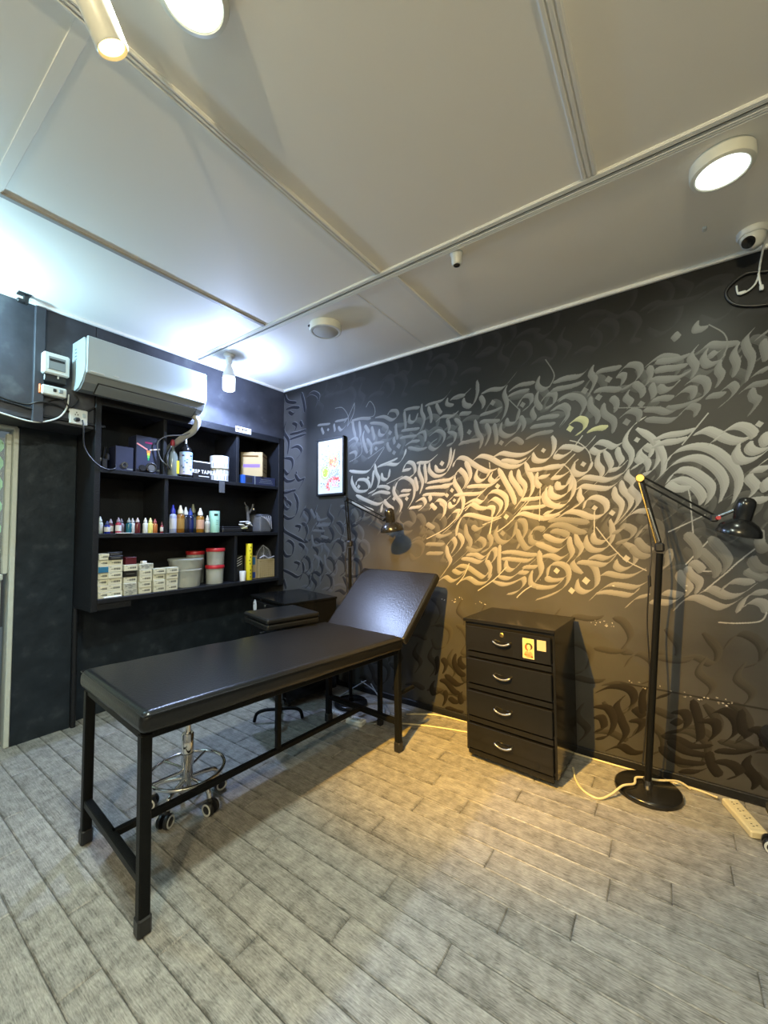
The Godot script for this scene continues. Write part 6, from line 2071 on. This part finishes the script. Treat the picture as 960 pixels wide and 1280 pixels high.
	piece(yt, "body", g().lathe([Vector2(0.0, 0.0), Vector2(0.028, 0.0), Vector2(0.029, 0.003), Vector2(0.029, 0.322), Vector2(0.028, 0.325), Vector2(0.0, 0.325)], 24), M.yellow)
	for k in 10:
		piece(yt, "print", g().at(Transform3D(Basis(Vector3.UP, rng.randf_range(-0.7, 0.9)), Vector3(0, 0.03 + k * 0.029, 0))).box(Vector3(0.0288, 0, 0), Vector3(0.0014, 0.012, 0.008)), M.dark_slot)
	var bb := thing("striped_box", "black box with white slanted stripes behind the yellow tube", "box", Vector3(-0.10, y, 0.452))
	piece(bb, "body", g().box(Vector3(0, 0.112, 0), Vector3(0.08, 0.224, 0.085), 0.002), M.black_plastic)
	for k in 4:
		piece(bb, "stripe", g().bar(Vector3(0.0405, 0.12 + k * 0.022, 0.034), Vector3(0.0405, 0.15 + k * 0.022, -0.03), 0.0012, 0.0, 0.004), M.paper)
	solo("white_cup", g().lathe([Vector2(0.0, 0.0), Vector2(0.024, 0.0), Vector2(0.028, 0.08), Vector2(0.026, 0.084), Vector2(0.0, 0.084)], 20), M.paper, "small white cup before the striped black box", "cup", "", Vector3(-0.025, y, 0.437))
	var cb := thing("blue_carton", "tan and blue carton between the yellow tube and the wicker basket", "carton", Vector3(-0.10, y, 0.300))
	piece(cb, "body", g().box(Vector3(0, 0.105, 0), Vector3(0.10, 0.21, 0.062), 0.002), M.carton)
	piece(cb, "blue_print", g().box(Vector3(0.0505, 0.165, 0.008), Vector3(0.001, 0.07, 0.044)), tinted(Color(0.16, 0.40, 0.56), 0.5))
	piece(cb, "blue_print", g().box(Vector3(0.0505, 0.035, 0.008), Vector3(0.001, 0.055, 0.044)), tinted(Color(0.14, 0.26, 0.56), 0.5))
	var wb := thing("wicker_basket", "tan woven basket with a clear bag in it at the shelf's right end", "basket", Vector3(-0.10, y, 0.168))
	piece(wb, "body", g().box(Vector3(0, 0.088, 0), Vector3(0.13, 0.174, 0.182), 0.004), M.wicker)
	for k in 9:
		piece(wb, "weave", g().box(Vector3(0.0655, 0.012 + k * 0.019, 0), Vector3(0.005, 0.013, 0.182), 0.002), M.wicker)
	for k in 8:
		piece(wb, "stake", g().box(Vector3(0.0672, 0.088, -0.08 + k * 0.023), Vector3(0.005, 0.17, 0.005), 0.001), M.carton)
	var cbag := thing("clear_bag", "clear crumpled bag gathered to a point in the wicker basket", "bag", Vector3(-0.095, y + 0.176, 0.165))
	piece(cbag, "film", g().at(Transform3D(Basis().scaled(Vector3(0.8, 1, 1.15)), Vector3.ZERO)).lathe([Vector2(0.0, 0.0), Vector2(0.070, 0.0), Vector2(0.073, 0.03), Vector2(0.060, 0.07), Vector2(0.028, 0.11), Vector2(0.010, 0.13), Vector2(0.0, 0.13)], 9), M.bag_film)
	for k in 4:
		var an := k * 0.85 - 1.3
		var dd := Vector3(cos(an) * 0.8, 0, sin(an) * 1.15)
		piece(cbag, "fold", g().tube([dd * 0.071 + Vector3(0, 0.01, 0), dd * 0.074 + Vector3(0.002, 0.04, 0.004), dd * 0.05 + Vector3(0, 0.085, -0.004), Vector3(0, 0.128, 0)], 0.0014, 6, true), M.bag_fold)
	piece(cbag, "rolled_edge", g().tube([Vector3(0.062, 0.012, 0.085), Vector3(0.068, 0.03, 0.04), Vector3(0.07, 0.008, -0.01), Vector3(0.062, 0.02, -0.08)], 0.005, 8, true), M.bag_fold)


func front_quad(x: float, h: float, w: float) -> ArrayMesh:
	var s := g()
	s.quad(Vector3(x, 0.002, w / 2), Vector3(x, 0.002, -w / 2), Vector3(x, h - 0.002, -w / 2), Vector3(x, h - 0.002, w / 2), Vector3.RIGHT)
	s.box(Vector3(x - 0.0004, h / 2, 0), Vector3(0.0006, h - 0.004, w))
	return s.mesh()


func carton_print(kind: int) -> StandardMaterial3D:
	var im := Image.create(96, 40, false, Image.FORMAT_RGB8)
	im.fill(Color(0.80, 0.79, 0.70))
	var dark := Color(0.14, 0.15, 0.14)
	if kind < 3:
		im.fill_rect(Rect2i(16 + kind * 4, 19, 20, 3), dark)
		var x := 38 + kind * 2
		for k in 5:
			im.fill_rect(Rect2i(x, 13, 7, 13), dark if k != 1 else Color(0.3, 0.3, 0.28))
			im.fill_rect(Rect2i(x + 2, 16, 2, 5), Color(0.7, 0.7, 0.62))
			x += 9
		im.fill_rect(Rect2i(8, 4, 14, 3), Color(0.45, 0.45, 0.40))
	else:
		im.fill(Color(0.68, 0.68, 0.62))
		for k in 26:
			im.fill_rect(Rect2i(rng.randi_range(4, 70), rng.randi_range(4, 32), rng.randi_range(8, 22), 3), Color(0.42, 0.43, 0.42))
	im.fill_rect(Rect2i(0, 0, 96, 1), Color(0.35, 0.35, 0.32))
	return pic(im, 0.55)


# ------------------------------------------------------------------ cords and sockets on the floor
func floor_things() -> void:
	var y := 0.0055
	solo("mains_cable", g().tube([Vector3(1.50, y, 0.16), Vector3(1.68, y, 0.05), Vector3(1.95, y, 0.028), Vector3(2.30, y, 0.026), Vector3(2.62, y, 0.030), Vector3(2.80, y, 0.030), Vector3(2.95, y, 0.028), Vector3(3.08, y, 0.036), Vector3(3.16, y, 0.040), Vector3(3.225, 0.014, 0.075)], 0.0052, 8, true), M.cream, "cream cord running along the wall's foot to the right power strip", "cord")
	solo("lamp_cord", g().tube([Vector3(2.60, y, 0.19), Vector3(2.63, y, 0.29), Vector3(2.68, y, 0.37), Vector3(2.75, y, 0.395), Vector3(2.80, 0.02, 0.35), Vector3(2.845, 0.044, 0.285), Vector3(2.89, 0.044, 0.235), Vector3(2.895, 0.05, 0.185), Vector3(2.93, 0.048, 0.155), Vector3(2.99, 0.043, 0.13), Vector3(3.07, 0.03, 0.06), Vector3(3.12, y, 0.05)], 0.0055, 8, true), M.cream, "cream cord looping from the cabinet over the right lamp's round base", "cord")
	solo("white_lead", g().tube([Vector3(1.52, y, 0.31), Vector3(1.62, y, 0.26), Vector3(1.74, y, 0.215), Vector3(1.86, y, 0.18), Vector3(1.97, y, 0.15), Vector3(2.08, y, 0.12)], 0.0052, 8, true), M.cream, "cream cord between the bed's rear leg and the drawer cabinet", "cord")
	strip(Vector3(3.308, 0, 0.190), 0.225, -1.21, M.cream, "cream power strip with sockets on the floor at the right edge", 4)
	strip(Vector3(1.120, 0, 0.475), 0.15, 0.0, M.white_plastic, "white power strip under the bed beside its far left leg", 2)
	strip(Vector3(1.285, 0, 0.465), 0.13, 0.1, M.white_plastic, "white power strip under the bed near the rear crossbar", 2)
	var k := g()
	k.tube([Vector3(1.358, 0.015, 0.46), Vector3(1.42, y, 0.36), Vector3(1.40, y, 0.22), Vector3(1.28, 0.02, 0.12), Vector3(1.14, 0.06, 0.06), Vector3(1.00, 0.10, 0.05)], 0.0045, 8, true)
	k.tube([Vector3(1.362, 0.015, 0.45), Vector3(1.385, y, 0.33), Vector3(1.34, y, 0.20), Vector3(1.22, 0.03, 0.10), Vector3(1.10, 0.10, 0.05)], 0.0045, 8, true)
	k.tube([Vector3(1.036, 0.015, 0.46), Vector3(0.96, 0.02, 0.36), Vector3(0.98, 0.06, 0.20), Vector3(1.06, 0.12, 0.06)], 0.0045, 8, true)
	solo("bed_cords", k, M.ac_grey, "pale cords bunched on the floor behind the bed's far legs", "cords")


func strip(at: Vector3, l: float, turn: float, m: Material, label: String, n: int) -> void:
	var t := thing("power_strip", label, "power strip", at, turn, "power strips on the floor")
	piece(t, "body", g().box(Vector3(0, 0.017, 0), Vector3(l, 0.034, 0.068), 0.006), m)
	for k in n:
		var x := (k - (n - 1) / 2.0) * l * 0.86 / n
		var so := piece(t, "outlet", g().box(Vector3(x, 0.0335, 0), Vector3(l * 0.6 / n, 0.003, 0.046), 0.001), m)
		for q in [[-0.008, 0.006], [0.008, 0.006], [0.0, -0.010]]:
			piece(so, "hole", g().box(Vector3(x + q[0], 0.0352, q[1]), Vector3(0.004, 0.001, 0.007)), M.dark_slot)
	piece(t, "switch", g().box(Vector3(-l / 2 + 0.018, 0.036, 0), Vector3(0.014, 0.006, 0.022), 0.002), M.card_cream if m == M.cream else M.ac_grey)
